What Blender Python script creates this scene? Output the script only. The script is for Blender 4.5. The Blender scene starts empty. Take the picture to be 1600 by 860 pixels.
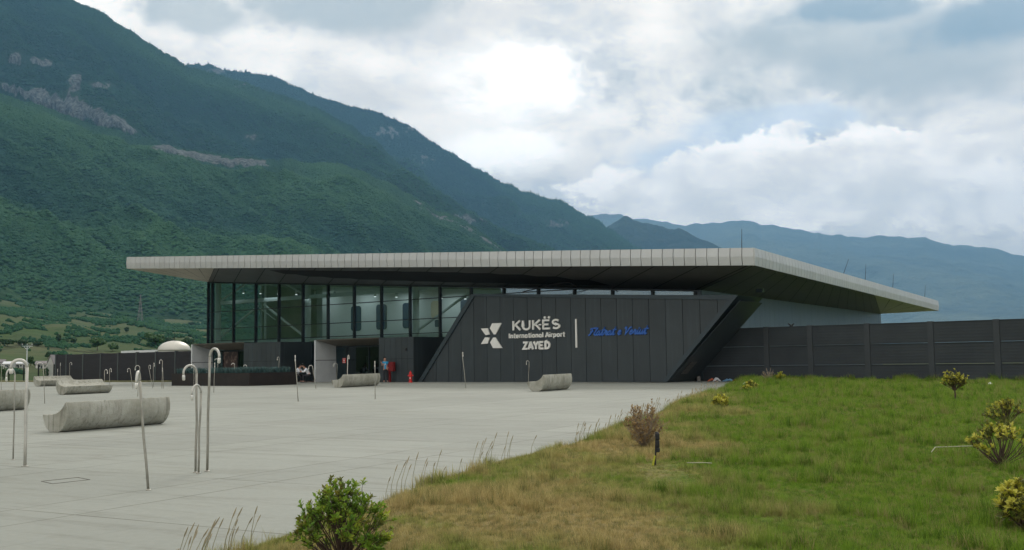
import bpy, bmesh, math, random
import numpy as np
from mathutils import Vector, Matrix

# ---------------------------------------------------------------- camera
CAM_Z = 1.2
FPX = 1650.0                         # focal length in photo pixels (photo 1600 x 860)
PITCH = math.radians(4.786); ROLL = math.radians(0.785)
scene = bpy.context.scene
COL = scene.collection
_f = Vector((0, math.cos(PITCH), math.sin(PITCH)))
_u0 = Vector((0, -math.sin(PITCH), math.cos(PITCH))); _r0 = Vector((1, 0, 0))
CR = math.cos(ROLL) * _r0 - math.sin(ROLL) * _u0
CU = math.sin(ROLL) * _r0 + math.cos(ROLL) * _u0
CAMP = Vector((0, 0, CAM_Z))
cd = bpy.data.cameras.new('camera'); cam = bpy.data.objects.new('camera', cd); COL.objects.link(cam)
cd.sensor_width = 36; cd.lens = FPX / 1600 * 36; cd.clip_start = 0.1; cd.clip_end = 90000
cam.matrix_world = Matrix(((CR.x, CU.x, -_f.x, 0), (CR.y, CU.y, -_f.y, 0), (CR.z, CU.z, -_f.z, CAM_Z), (0, 0, 0, 1)))
scene.camera = cam

# ---------------------------------------------------------------- view
vs = scene.view_settings
vs.view_transform = 'Standard'; vs.look = 'None'; vs.exposure = 0.0; vs.gamma = 1.0; vs.use_curve_mapping = False

def ray(px, py):
    d = CR * ((px - 800) / FPX) + CU * ((430 - py) / FPX) + _f
    return d / d.y
PS = 0.0085                           # the plaza falls slightly towards the camera
def plaza_z(y): return -PS * max(0.0, 66 - y)
def ground(px, py, off=0.0):
    d = ray(px, py)
    t = (CAM_Z - off + PS * 66) / (PS - d.z)
    if t > 66: t = (CAM_Z - off) / (-d.z)
    return CAMP + d * t
def on_plane(px, py, p, n):
    d = ray(px, py)
    return CAMP + d * ((p - CAMP).dot(n) / d.dot(n))
def azel(px, py):
    d = ray(px, py)
    return math.degrees(math.atan2(d.x, d.y)), d.z / math.hypot(d.x, d.y)

# ---------------------------------------------------------------- node helper
class NT:
    def __init__(s, nt): s.nt = nt
    def n(s, t, out=0, **kw):
        nd = s.nt.nodes.new(t); ins = kw.pop('i', {})
        for k, v in kw.items(): setattr(nd, k, v)
        for k, v in ins.items(): s.put(nd.inputs[k], v)
        return nd.outputs[out]
    def put(s, sock, v):
        if isinstance(v, bpy.types.NodeSocket): s.nt.links.new(v, sock)
        else:
            if sock.type == 'RGBA' and len(v) == 3: v = (*v, 1)
            sock.default_value = v
    def m(s, op, a, b=0.0, c=0.0, clamp=False):
        nd = s.nt.nodes.new('ShaderNodeMath'); nd.operation = op; nd.use_clamp = clamp
        for k, v in enumerate((a, b, c)): s.put(nd.inputs[k], v)
        return nd.outputs[0]
    def v(s, op, a, b=(0, 0, 0), out=0):
        nd = s.nt.nodes.new('ShaderNodeVectorMath'); nd.operation = op
        s.put(nd.inputs[0], a); s.put(nd.inputs[1], b)
        return nd.outputs[out]
    def mix(s, f, a, b):
        nd = s.nt.nodes.new('ShaderNodeMix'); nd.data_type = 'RGBA'
        s.put(nd.inputs[0], f); s.put(nd.inputs[6], a); s.put(nd.inputs[7], b)
        return nd.outputs[2]
    def sstep(s, v, lo, hi):
        nd = s.nt.nodes.new('ShaderNodeMapRange'); nd.interpolation_type = 'SMOOTHSTEP'
        s.put(nd.inputs[0], v); nd.inputs[1].default_value = lo; nd.inputs[2].default_value = hi
        return nd.outputs[0]
    def noise(s, vec, scale, detail=4.0, rough=0.55, out=0):
        nd = s.nt.nodes.new('ShaderNodeTexNoise')
        s.put(nd.inputs['Vector'], vec); nd.inputs['Scale'].default_value = scale
        nd.inputs['Detail'].default_value = detail; nd.inputs['Roughness'].default_value = rough
        return nd.outputs[out]

# ---------------------------------------------------------------- world: overcast sky with broken clouds
SUN_EL = math.radians(38); SUN_AZ = math.radians(6)      # azimuth measured from +Y towards +X
world = bpy.data.worlds.new('World'); scene.world = world; world.use_nodes = True
wn = NT(world.node_tree); world.node_tree.nodes.clear()
D = wn.n('ShaderNodeTexCoord', out=0)
sky = wn.n('ShaderNodeTexSky', sky_type='NISHITA', sun_disc=False, sun_elevation=SUN_EL, sun_rotation=SUN_AZ, altitude=400, air_density=1.0, dust_density=1.5, ozone_density=1.0)
nA = wn.noise(wn.v('MULTIPLY', D, (1, 1, 3.0)), 2.6, 9, .6)
nB = wn.noise(wn.v('MULTIPLY', wn.v('ADD', D, (3.1, 1.7, .4)), (1, 1, 1.8)), 11, 8, .62)
nC = wn.noise(wn.v('MULTIPLY', wn.v('ADD', D, (-2.1, 5.7, 2.4)), (1, 1, 1.5)), 5, 6, .6)
nD = wn.noise(wn.v('MULTIPLY', wn.v('ADD', D, (7.7, 2.2, 1.1)), (1, 1, 1.3)), 30, 7, .65)
def blob(px, py, sx, sy, rag=0.5, lo=0.15, hi=0.7):
    """soft ragged cloud shape round the direction of a photo pixel, sx, sy in radians"""
    d = ray(px, py).normalized(); e1 = Vector((0, 0, 1)).cross(d).normalized() * -1; e2 = d.cross(e1) * -1
    a = wn.m('DIVIDE', wn.v('DOT_PRODUCT', wn.v('SUBTRACT', D, tuple(d)), tuple(e1), out=1), sx)
    b = wn.m('DIVIDE', wn.v('DOT_PRODUCT', wn.v('SUBTRACT', D, tuple(d)), tuple(e2), out=1), sy)
    a = wn.m('ADD', a, wn.m('MULTIPLY', wn.m('ADD', wn.m('SUBTRACT', nB, .5), wn.m('MULTIPLY', wn.m('SUBTRACT', nD, .5), .55)), rag * 3.2))
    b = wn.m('ADD', b, wn.m('MULTIPLY', wn.m('ADD', wn.m('SUBTRACT', nC, .5), wn.m('MULTIPLY', wn.m('SUBTRACT', nD, .5), .5)), rag * 4.0))
    r2 = wn.m('ADD', wn.m('MULTIPLY', a, a), wn.m('MULTIPLY', b, b))
    g = wn.m('EXPONENT', wn.m('MULTIPLY', r2, -1.0))
    fr = wn.m('GREATER_THAN', wn.v('DOT_PRODUCT', D, tuple(d), out=1), 0.2)
    return wn.m('MULTIPLY', wn.sstep(g, lo, hi), fr)
SK = 12.5                                                   # clouds in scene units / background strength
def c(r, g, b): return (r * SK, g * SK, b * SK)
base = wn.mix(wn.sstep(nA, .40, .60), c(1.02, .96, .88), c(1.55, 1.42, 1.26))
base = wn.mix(wn.m('MULTIPLY', wn.sstep(wn.m('ADD', wn.m('MULTIPLY', nB, .65), wn.m('MULTIPLY', nD, .35)), .46, .62), .55), base, c(.76, .79, .80))
SKYNODES = (wn, base, sky)
gap = wn.m('MAXIMUM', blob(1050, 245, .050, .022, .6), blob(1200, 195, .09, .016, .7))
blue = wn.mix(.55, wn.v('MULTIPLY', sky, (1.1, 1.2, 1.3)), c(1.0, 1.12, 1.24))
base = wn.mix(wn.m('MULTIPLY', gap, .65), base, blue)
glow = wn.m('MAXIMUM', blob(815, 128, .080, .036, .75, .12, .95), blob(760, 235, .07, .03, .8, .15, .95))
base = wn.mix(wn.m('MULTIPLY', glow, .85), base, c(2.1, 1.98, 1.82))
cum = wn.m('MAXIMUM', wn.m('MAXIMUM', blob(1250, 282, .17, .042, .6, .24, .36), blob(1560, 315, .09, .038, .6, .2, .5)), blob(1010, 325, .02, .018, .6, .24, .4))
base = wn.mix(wn.m('MULTIPLY', cum, .85), base, wn.mix(wn.sstep(nB, .40, .60), c(1.50, 1.38, 1.24), c(2.1, 1.92, 1.72)))
dk = wn.m('MAXIMUM', blob(520, 5, .10, .028, .55, .15, .75), wn.m('MAXIMUM', blob(1360, 75, .20, .055, .5, .1, .95), blob(300, 20, .05, .02, .5)))
base = wn.mix(wn.m('MULTIPLY', dk, .75), base, c(.52, .58, .58))
dk2 = wn.m('MAXIMUM', blob(1570, 20, .10, .022, .5, .12, .8), blob(1330, 10, .06, .016, .5))
base = wn.mix(wn.m('MULTIPLY', dk2, .75), base, c(.28, .41, .50))
bg = wn.n('ShaderNodeBackground', i={'Color': base, 'Strength': 0.1})
wo = world.node_tree.nodes.new('ShaderNodeOutputWorld'); world.node_tree.links.new(bg, wo.inputs[0])

# ---------------------------------------------------------------- sun behind thin cloud, ahead of the camera
sl = bpy.data.lights.new('sun', 'SUN'); sl.energy = 1.5; sl.angle = math.radians(12); sl.color = (1, .96, .88)
sun = bpy.data.objects.new('sun', sl); COL.objects.link(sun)
sd = Vector((math.sin(SUN_AZ) * math.cos(SUN_EL), math.cos(SUN_AZ) * math.cos(SUN_EL), math.sin(SUN_EL)))
sun.rotation_euler = (-sd).to_track_quat('-Z', 'Y').to_euler()

# ---------------------------------------------------------------- materials
def new_mat(name):
    m = bpy.data.materials.new(name); m.use_nodes = True; m.node_tree.nodes.clear()
    return m, NT(m.node_tree)
def finish(m, nt, surf):
    o = m.node_tree.nodes.new('ShaderNodeOutputMaterial'); m.node_tree.links.new(surf, o.inputs[0]); return m
def ramp(nt, fac, stops):
    nd = nt.nt.nodes.new('ShaderNodeValToRGB'); nt.put(nd.inputs[0], fac); e = nd.color_ramp.elements
    while len(e) < len(stops): e.new(.5)
    for k, (p, cc) in enumerate(stops): e[k].position = p; e[k].color = (*cc, 1)
    return nd.outputs[0]
def bsdf(nt, col, rough=.6, metal=0.0, normal=None, spec=.5, **kw):
    i = {'Base Color': col, 'Roughness': rough, 'Metallic': metal, 'Specular IOR Level': spec}
    if normal is not None: i['Normal'] = normal
    i.update(kw)
    return nt.n('ShaderNodeBsdfPrincipled', i=i)
def pmat(name, c1, c2, scale=3.0, rough=.6, metal=0.0, bump=0.0, bscale=None, stretch=(1, 1, 1), detail=6, lo=.3, hi=.7, spec=.5, coord=3, world_pos=False, island=0.0):
    m, nt = new_mat(name)
    co = nt.n('ShaderNodeNewGeometry', out=0) if world_pos else nt.n('ShaderNodeTexCoord', out=coord)
    v = nt.v('MULTIPLY', co, stretch)
    f = nt.noise(v, scale, detail, .6)
    col = ramp(nt, f, [(lo, c1), (hi, c2)])
    if island:
        ri = nt.n('ShaderNodeNewGeometry', out='Random Per Island')
        k = nt.m('ADD', 1 - island, nt.m('MULTIPLY', ri, 2 * island)); col = nt.v('MULTIPLY', col, nt.n('ShaderNodeCombineXYZ', i={0: k, 1: k, 2: k}))
        if island > .05:
          dirt = nt.noise(nt.v('MULTIPLY', co, (2.2, 2.2, .12)), 2.0, 5, .65)
          col = nt.mix(nt.m('MULTIPLY', nt.sstep(dirt, .52, .74), .3), col, tuple(min(1, x * 1.9) for x in c2))
    nrm = None
    if bump:
        h = nt.noise(v, bscale or scale * 6, 5, .6)
        nrm = nt.n('ShaderNodeBump', i={'Height': h, 'Strength': bump, 'Distance': .02})
    return finish(m, nt, bsdf(nt, col, rough, metal, nrm, spec))

M = {}
M['panel'] = pmat('dark_composite_panel', (.030, .039, .043), (.040, .051, .055), .8, .42, .15, .05, 30, lo=.25, hi=.75, island=.10)
M['panel_frame'] = pmat('dark_frame_metal', (.033, .048, .055), (.042, .058, .066), 1.5, .35, .3)
M['groove'] = pmat('groove_black', (.008, .008, .009), (.012, .012, .013), 4, .8)
M['fascia'] = pmat('roof_aluminium', (.43, .44, .43), (.51, .52, .508), .9, .42, .25, 0.0, lo=.2, hi=.8, island=.035)
M['soffit_dark'] = pmat('dark_soffit_panel', (.095, .090, .084), (.125, .118, .110), 1.2, .5, .2)
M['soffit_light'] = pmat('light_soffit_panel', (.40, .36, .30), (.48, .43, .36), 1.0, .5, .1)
M['mullion'] = pmat('mullion_dark', (.010, .016, .020), (.016, .024, .028), 3, .35, .4)
M['side_clad'] = pmat('grey_blue_cladding', (.095, .13, .155), (.12, .16, .185), .7, .4, .2, stretch=(1, 1, .3))
M['jamb'] = pmat('light_grey_panel', (.52, .55, .56), (.60, .63, .64), 1.5, .45, .1)
M['portal_soffit'] = pmat('brown_soffit_panel', (.16, .14, .11), (.21, .185, .145), 2, .5, .1)
M['white_paint'] = pmat('white_letter_paint', (.74, .73, .68), (.82, .81, .77), 3, .4)
M['blue_paint'] = pmat('blue_letter_paint', (.022, .10, .40), (.035, .15, .52), 3, .35)
M['black'] = pmat('black_metal', (.010, .010, .012), (.020, .020, .022), 6, .45, .3)
M['steel'] = pmat('galvanised_steel', (.25, .245, .21), (.36, .35, .30), 8, .5, .45, .1, 60)
M['steel_hook'] = pmat('worn_pale_steel', (.42, .41, .37), (.54, .53, .48), 9, .45, .4)
M['steel_tip'] = pmat('worn_bright_steel', (.62, .61, .56), (.74, .73, .68), 10, .4, .4)
M['iwall'] = pmat('interior_plaster', (.62, .64, .60), (.70, .72, .68), .6, .8)
M['ifloor'] = pmat('interior_floor', (.14, .14, .13), (.2, .2, .19), 1, .4)
M['idark'] = pmat('interior_dark_wall', (.20, .24, .25), (.27, .31, .32), .6, .7)
M['iwhite'] = pmat('interior_white_steel', (.42, .45, .42), (.50, .53, .50), 1, .5)
M['iblue'] = pmat('interior_blue_panel', (.015, .035, .09), (.02, .05, .12), 1, .4)
M['icream'] = pmat('interior_cream_panel', (.62, .52, .34), (.7, .6, .42), 1, .6)
M['red'] = pmat('red_enamel', (.50, .012, .012), (.62, .022, .018), 5, .35)
M['darkred'] = pmat('dark_red_enamel', (.14, .006, .006), (.2, .01, .01), 5, .45)
M['planter'] = pmat('brown_black_sheet_metal', (.012, .009, .008), (.024, .017, .014), 2, .5, .2, .1, 20)
M['skin'] = pmat('skin', (.42, .22, .15), (.50, .28, .19), 12, .55)
M['hair'] = pmat('black_hair', (.010, .009, .008), (.02, .016, .014), 40, .6)
M['tshirt'] = pmat('turquoise_tshirt', (.02, .26, .50), (.03, .33, .60), 9, .8, 0, .3, 30)
M['shirt'] = pmat('white_shirt', (.68, .70, .74), (.78, .80, .83), 9, .8, 0, .3, 30)
M['trousers'] = pmat('dark_trousers', (.012, .012, .016), (.022, .022, .028), 9, .85, 0, .3, 30)
M['shoe'] = pmat('black_shoe', (.01, .01, .01), (.02, .02, .02), 9, .5)
M['wood'] = pmat('dark_wood', (.05, .03, .02), (.09, .055, .035), 6, .6)

m, nt = new_mat('lit_lamp'); M['lamp'] = finish(m, nt, nt.n('ShaderNodeEmission', i={'Color': (1, .98, .93), 'Strength': 1.6}))

def concrete(name, c1, c2, c3):
    m, nt = new_mat(name)
    co = nt.n('ShaderNodeTexCoord', out=3)
    a = nt.noise(co, 2.2, 8, .65); b = nt.noise(nt.v('ADD', co, (9, 3, 5)), 14, 5, .6)
    col = ramp(nt, a, [(.3, c1), (.55, c2), (.75, c3)])
    col = nt.mix(nt.m('MULTIPLY', nt.sstep(b, .58, .72), .45), col, tuple(x * .5 for x in c1))
    st = nt.noise(nt.v('MULTIPLY', co, (6, 6, .5)), 1.5, 4, .6)
    col = nt.mix(nt.m('MULTIPLY', nt.sstep(st, .50, .68), .5), col, (.10, .092, .066))
    h = nt.m('ADD', nt.noise(co, 25, 6, .65), nt.m('MULTIPLY', b, .7))
    nrm = nt.n('ShaderNodeBump', i={'Height': h, 'Strength': .35, 'Distance': .02})
    return finish(m, nt, bsdf(nt, col, .85, 0, nrm, .3))
M['bench'] = concrete('weathered_cast_concrete', (.25, .25, .20), (.36, .36, .31), (.43, .43, .38))

# thin coated glass: see-through with a green tint and a mirror coat
def glass(name, tint, refl, rough=.02):
    m, nt = new_mat(name)
    tr = nt.n('ShaderNodeBsdfTransparent', i={'Color': tint})
    gl = nt.n('ShaderNodeBsdfGlossy', i={'Color': (.70, .87, .92), 'Roughness': rough})
    fr = nt.n('ShaderNodeFresnel', i={'IOR': 1.5})
    fac = nt.m('ADD', refl, nt.m('MULTIPLY', fr, .7), clamp=True)
    mx = nt.n('ShaderNodeMixShader', i={0: fac, 1: tr, 2: gl})
    return finish(m, nt, mx)
M['glass'] = glass('green_coated_glass', (.60, .74, .78), .21)
M['doorglass'] = glass('dark_door_glass', (.18, .22, .23), .03)

# ---------------------------------------------------------------- mesh builder
class MB:
    def __init__(s): s.v = []; s.f = []; s.mi = []
    def face(s, pts, mi=0):
        k = len(s.v); s.v += [Vector(p) for p in pts]; s.f.append(tuple(range(k, k + len(pts)))); s.mi.append(mi)
    def mesh(s, vs_, fs, mi=0):
        k = len(s.v); s.v += [Vector(p) for p in vs_]; s.f += [tuple(i + k for i in f) for f in fs]; s.mi += [mi] * len(fs)
    def prism(s, pts, d, mi=0):
        """closed prism: polygon pts extruded by vector d"""
        n = len(pts); k = len(s.v); d = Vector(d)
        P = [Vector(p) for p in pts]
        nrm = (P[1] - P[0]).cross(P[2] - P[0])
        if nrm.dot(d) > 0: P = P[::-1]
        s.v += P + [p + d for p in P]
        fs = [tuple(range(k, k + n)), tuple(range(k + 2 * n - 1, k + n - 1, -1))]
        fs += [(k + (i + 1) % n, k + i, k + n + i, k + n + (i + 1) % n) for i in range(n)]
        s.f += fs; s.mi += [mi] * len(fs)
    def box(s, o, ax, ay, az, mi=0):
        o, ax, ay, az = map(Vector, (o, ax, ay, az))
        s.prism([o, o + ax, o + ax + ay, o + ay], az, mi)
    def bar(s, p, q, w, h, up=(0, 0, 1), mi=0):
        """box beam from p to q, w across, h along up"""
        p, q, up = Vector(p), Vector(q), Vector(up)
        d = (q - p).normalized(); sx = d.cross(up).normalized(); sy = sx.cross(d).normalized()
        o = p - sx * w / 2 - sy * h / 2
        s.box(o, sx * w, sy * h, q - p, mi)
    def tube(s, pts, r, n=8, caps=True, mi=0):
        pts = [Vector(p) for p in pts]; rs = r if isinstance(r, (list, tuple)) else [r] * len(pts)
        k = len(s.v); ref = None
        for i, p in enumerate(pts):
            d = (pts[min(i + 1, len(pts) - 1)] - pts[max(i - 1, 0)]).normalized()
            if ref is None: ref = d.orthogonal().normalized()
            ref = (ref - d * ref.dot(d)).normalized(); b = d.cross(ref)
            for j in range(n):
                a = 2 * math.pi * j / n
                s.v.append(p + (ref * math.cos(a) + b * math.sin(a)) * rs[i])
        for i in range(len(pts) - 1):
            for j in range(n):
                s.f.append((k + i * n + j, k + i * n + (j + 1) % n, k + (i + 1) * n + (j + 1) % n, k + (i + 1) * n + j)); s.mi.append(mi)
        if caps:
            s.f.append(tuple(k + j for j in range(n - 1, -1, -1))); s.mi.append(mi)
            e = k + (len(pts) - 1) * n
            s.f.append(tuple(e + j for j in range(n))); s.mi.append(mi)
    def lathe(s, base, prof, n=16, mi=0):
        base = Vector(base); k = len(s.v)
        for r, z in prof:
            for j in range(n):
                a = 2 * math.pi * j / n
                s.v.append(base + Vector((r * math.cos(a), r * math.sin(a), z)))
        for i in range(len(prof) - 1):
            for j in range(n):
                s.f.append((k + i * n + j, k + i * n + (j + 1) % n, k + (i + 1) * n + (j + 1) % n, k + (i + 1) * n + j)); s.mi.append(mi)
        s.f.append(tuple(k + j for j in range(n - 1, -1, -1))); s.mi.append(mi)
        e = k + (len(prof) - 1) * n
        s.f.append(tuple(e + j for j in range(n))); s.mi.append(mi)
    def build(s, name, mat, parent=None, smooth=False, bevel=0.0, base=None):
        org = Vector(base) if base is not None else Vector((0, 0, 0))
        p = parent
        off = Vector((0, 0, 0))
        while p is not None: off += p.location; p = p.parent
        me = bpy.data.meshes.new(name)
        me.from_pydata([tuple(v - off - org) for v in s.v], [], s.f)
        mats = mat if isinstance(mat, (list, tuple)) else [mat]
        for m_ in mats: me.materials.append(m_)
        if len(mats) > 1: me.polygons.foreach_set('material_index', s.mi)
        if smooth: me.polygons.foreach_set('use_smooth', [True] * len(me.polygons))
        me.validate(); me.update()
        o = bpy.data.objects.new(name, me); COL.objects.link(o)
        o.location = org
        if parent is not None: o.parent = parent
        if bevel:
            b = o.modifiers.new('bevel', 'BEVEL'); b.width = bevel; b.segments = 2; b.limit_method = 'ANGLE'; b.angle_limit = math.radians(40)
        return o

def tag(o, label=None, cat=None, group=None, kind=None):
    if label: o['label'] = label
    if cat: o['category'] = cat
    if group: o['group'] = group
    if kind: o['kind'] = kind
    return o
def thing(name, label, cat, loc, group=None):
    o = bpy.data.objects.new(name, None); COL.objects.link(o); o.location = Vector(loc); o.empty_display_size = .3
    return tag(o, label, cat, group)
# ================================================================= numpy noise
def _hash(ix, iy, seed):
    h = (ix.astype(np.int64) * 374761393 + iy.astype(np.int64) * 668265263 + seed * 1442695041) & 0x7fffffff
    h = ((h ^ (h >> 13)) * 1274126177) & 0x7fffffff
    return ((h ^ (h >> 16)) & 0xffff) / 65535.0
def vnoise(x, y, seed=0):
    x = np.asarray(x, float); y = np.asarray(y, float)
    ix = np.floor(x); iy = np.floor(y); fx = x - ix; fy = y - iy
    fx = fx * fx * fx * (fx * (fx * 6 - 15) + 10); fy = fy * fy * fy * (fy * (fy * 6 - 15) + 10)
    a = _hash(ix, iy, seed); b = _hash(ix + 1, iy, seed); c_ = _hash(ix, iy + 1, seed); d = _hash(ix + 1, iy + 1, seed)
    return (a + (b - a) * fx) * (1 - fy) + (c_ + (d - c_) * fx) * fy
def fbm(x, y, oct=5, seed=0, gain=.5, ridged=False):
    s = 0; a = 1.0; t = 0
    for o in range(oct):
        n = vnoise(x, y, seed + o * 17)
        if ridged: n = 1 - abs(2 * n - 1)
        s = s + n * a; t += a; a *= gain; x = x * 2.03 + 7.3; y = y * 2.01 + 3.1
    return s / t

def grid_mesh(name, P, mat, kind='structure', smooth=True, attrs=None):
    """P: (rows, cols, 3)"""
    r, c_, _ = P.shape
    me = bpy.data.meshes.new(name)
    idx = np.arange(r * c_).reshape(r, c_)
    f = np.stack([idx[:-1, :-1], idx[:-1, 1:], idx[1:, 1:], idx[1:, :-1]], -1).reshape(-1, 4)
    me.vertices.add(r * c_); me.vertices.foreach_set('co', P.reshape(-1).astype(np.float32))
    me.loops.add(f.size); me.loops.foreach_set('vertex_index', f.reshape(-1).astype(np.int32))
    me.polygons.add(len(f)); me.polygons.foreach_set('loop_start', np.arange(0, f.size, 4, dtype=np.int32))
    me.polygons.foreach_set('loop_total', np.full(len(f), 4, dtype=np.int32))
    me.polygons.foreach_set('use_smooth', [smooth] * len(f))
    for k, v in (attrs or {}).items():
        at = me.attributes.new(k, 'FLOAT', 'POINT'); at.data.foreach_set('value', v.reshape(-1).astype(np.float32))
    me.materials.append(mat); me.update(); me.validate()
    o = bpy.data.objects.new(name, me); COL.objects.link(o); o['kind'] = kind
    return o

# ---------------------------------------------------------------- instancing on points (stuff only)
def proto_collection(name, objs):
    c_ = bpy.data.collections.new(name)
    for o in objs:
        for uc in list(o.users_collection): uc.objects.unlink(o)
        c_.objects.link(o)
    return c_
def scatter(name, pts, rot, scl, idx, coll, tilt=None, tone=None):
    pts = np.asarray(pts, np.float32); n = len(pts)
    me = bpy.data.meshes.new(name); me.vertices.add(n); me.vertices.foreach_set('co', pts.reshape(-1))
    R_ = np.zeros((n, 3), np.float32); R_[:, 2] = rot
    if tilt is not None: R_[:, 0] = tilt[:, 0]; R_[:, 1] = tilt[:, 1]
    a = me.attributes.new('rot', 'FLOAT_VECTOR', 'POINT'); a.data.foreach_set('vector', R_.reshape(-1))
    S_ = np.asarray(scl, np.float32)
    if S_.ndim == 1: S_ = np.repeat(S_[:, None], 3, 1)
    a = me.attributes.new('scl', 'FLOAT_VECTOR', 'POINT'); a.data.foreach_set('vector', S_.reshape(-1))
    if tone is not None: a = me.attributes.new('tone', 'FLOAT', 'POINT'); a.data.foreach_set('value', np.asarray(tone, np.float32))
    a = me.attributes.new('pick', 'INT', 'POINT'); a.data.foreach_set('value', np.asarray(idx, np.int32))
    o = bpy.data.objects.new(name, me); COL.objects.link(o); o['kind'] = 'stuff'
    g = bpy.data.node_groups.new(name, 'GeometryNodeTree')
    g.interface.new_socket('Geometry', in_out='INPUT', socket_type='NodeSocketGeometry')
    g.interface.new_socket('Geometry', in_out='OUTPUT', socket_type='NodeSocketGeometry')
    N = g.nodes.new; L = g.links.new
    gi = N('NodeGroupInput'); go = N('NodeGroupOutput')
    ci = N('GeometryNodeCollectionInfo'); ci.inputs['Collection'].default_value = coll
    ci.inputs['Separate Children'].default_value = True; ci.inputs['Reset Children'].default_value = True
    ip = N('GeometryNodeInstanceOnPoints'); ip.inputs['Pick Instance'].default_value = True
    def attr(nm, t):
        x = N('GeometryNodeInputNamedAttribute'); x.data_type = t; x.inputs['Name'].default_value = nm; return x.outputs[0]
    L(gi.outputs[0], ip.inputs['Points']); L(ci.outputs[0], ip.inputs['Instance'])
    L(attr('pick', 'INT'), ip.inputs['Instance Index'])
    er = N('FunctionNodeEulerToRotation'); L(attr('rot', 'FLOAT_VECTOR'), er.inputs[0]); L(er.outputs[0], ip.inputs['Rotation'])
    L(attr('scl', 'FLOAT_VECTOR'), ip.inputs['Scale']); L(ip.outputs[0], go.inputs[0])
    md = o.modifiers.new('scatter', 'NODES'); md.node_group = g
    return o

# ---------------------------------------------------------------- ground sheet to the horizon
m, nt = new_mat('valley_ground')
gp = nt.n('ShaderNodeNewGeometry', out=0)
f1 = nt.noise(gp, .012, 6, .6)
M['valley'] = finish(m, nt, bsdf(nt, ramp(nt, f1, [(.3, (.045, .075, .025)), (.6, (.09, .11, .045))]), .95, spec=.1))
mb = MB(); R0 = 42000; seg = 96
mb.face([(R0 * math.cos(2 * math.pi * k / seg), R0 * math.sin(2 * math.pi * k / seg), -1.3) for k in range(seg)])
tag(mb.build('ground', M['valley']), kind='structure')

# ---------------------------------------------------------------- facade frame (u along the front, w into the building)
TH = math.radians(37.1); VTH = math.radians(60)
U = Vector((math.cos(TH), -math.sin(TH), 0)); W = Vector((math.sin(TH), math.cos(TH), 0)); Z = Vector((0, 0, 1))
V = Vector((math.cos(VTH), math.sin(VTH), 0))             # direction of the side walls
P0 = ground(655, 597.3); P0.z = 0
def fr(a, w, z): return P0 + U * a + W * w + Z * z
def hit(px, py, w=0.0):
    q = on_plane(px, py, P0 + W * w, W); d = q - P0
    return d.dot(U), d.z                                  # (a, z)
GW = 3.4                                                  # glass line behind the sign face
K = fr(*((lambda a: (a, GW, 0))(hit(1095, 500, GW)[0])))  # front right corner of the building

# ---------------------------------------------------------------- lawn edge
EDGE = [(-4.6, -10), (-3.4, 0)] + [tuple(ground(*q, off=.2).xy) for q in ((390, 860), (470, 830), (600, 785), (700, 745), (800, 715), (900, 688), (1000, 650), (1080, 620), (1150, 597))]
EDGE += [(K.x + 1.6, K.y - 2), (K.x + 1.6 + 60 * math.cos(VTH), K.y - 2 + 60 * math.sin(VTH))]
EDGE = [(x - .42 * max(0, min(1, (24 - y) / 13)), y) for x, y in EDGE]
_ey = np.array([e[1] for e in EDGE]); _ex = np.array([e[0] for e in EDGE])
def edge_x(y): return np.interp(y, _ey, _ex)
def lawn_h(x, y):
    """height of the lawn over the plaza plane"""
    t = np.maximum(0, x - edge_x(y))
    up = 1 - np.exp(-(t / .26) ** 1.3)
    h = up * (.05 + .17 * np.exp(-(t / 7.0) ** 2))
    h = h + up * .05 * (fbm(x * .55, y * .55, 3, 5) - .5)
    return h
def lawn_z(x, y):
    return -PS * np.maximum(0, 66 - np.asarray(y, float)) + lawn_h(np.asarray(x, float), np.asarray(y, float))

ys = np.concatenate([np.linspace(-10, 3, 14), np.linspace(3.3, 30, 150), np.linspace(30.6, 100, 110)])
ts = np.concatenate([np.array([0, .06, .12, .2, .3, .45, .6, .8]), np.linspace(1.05, 14, 70), np.linspace(14.5, 90, 70)])
YY, TT = np.meshgrid(ys, ts, indexing='ij'); XX = edge_x(YY) + TT
XX[:, 0] += (fbm(ys * 1.7, ys * 0, 3, 9) - .5) * .25
LP = np.stack([XX, YY, lawn_z(XX, YY)], -1); LP[:, 0, 2] -= .03
def lawn_colour(nt, gp, mul=1.0):
    big = nt.noise(gp, .16, 5, .62); med = nt.noise(nt.v('ADD', gp, (31, 7, 0)), .75, 5, .65); fin = nt.noise(gp, 7, 4, .6)
    sx = nt.n('ShaderNodeSeparateXYZ', i={0: gp})
    side = nt.m('SUBTRACT', sx, nt.m('MULTIPLY', nt.n('ShaderNodeSeparateXYZ', out=1, i={0: gp}), .17))   # the right of the lawn is greener
    k = nt.m('ADD', nt.m('MULTIPLY', big, .8), nt.m('MULTIPLY', med, .6))
    k = nt.m('SUBTRACT', k, nt.m('SUBTRACT', nt.m('MULTIPLY', nt.sstep(side, -1.5, 4.5), .30), .07))
    dry = nt.sstep(k, .60, .85)
    green = nt.mix(nt.sstep(fin, .35, .65), tuple(x * mul for x in (.122, .222, .018)), tuple(x * mul for x in (.21, .322, .036)))
    straw = nt.mix(nt.sstep(fin, .35, .65), tuple(x * mul for x in (.36, .29, .11)), tuple(x * mul for x in (.54, .44, .20)))
    return nt.mix(dry, green, straw)
m, nt = new_mat('lawn_soil'); gp = nt.n('ShaderNodeNewGeometry', out=0)
nrm = nt.n('ShaderNodeBump', i={'Height': nt.noise(gp, 22, 6, .7), 'Strength': .8, 'Distance': .04})
M['lawn'] = finish(m, nt, bsdf(nt, lawn_colour(nt, gp, .50), .95, 0, nrm, .1))
grid_mesh('lawn', LP, M['lawn'])

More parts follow.
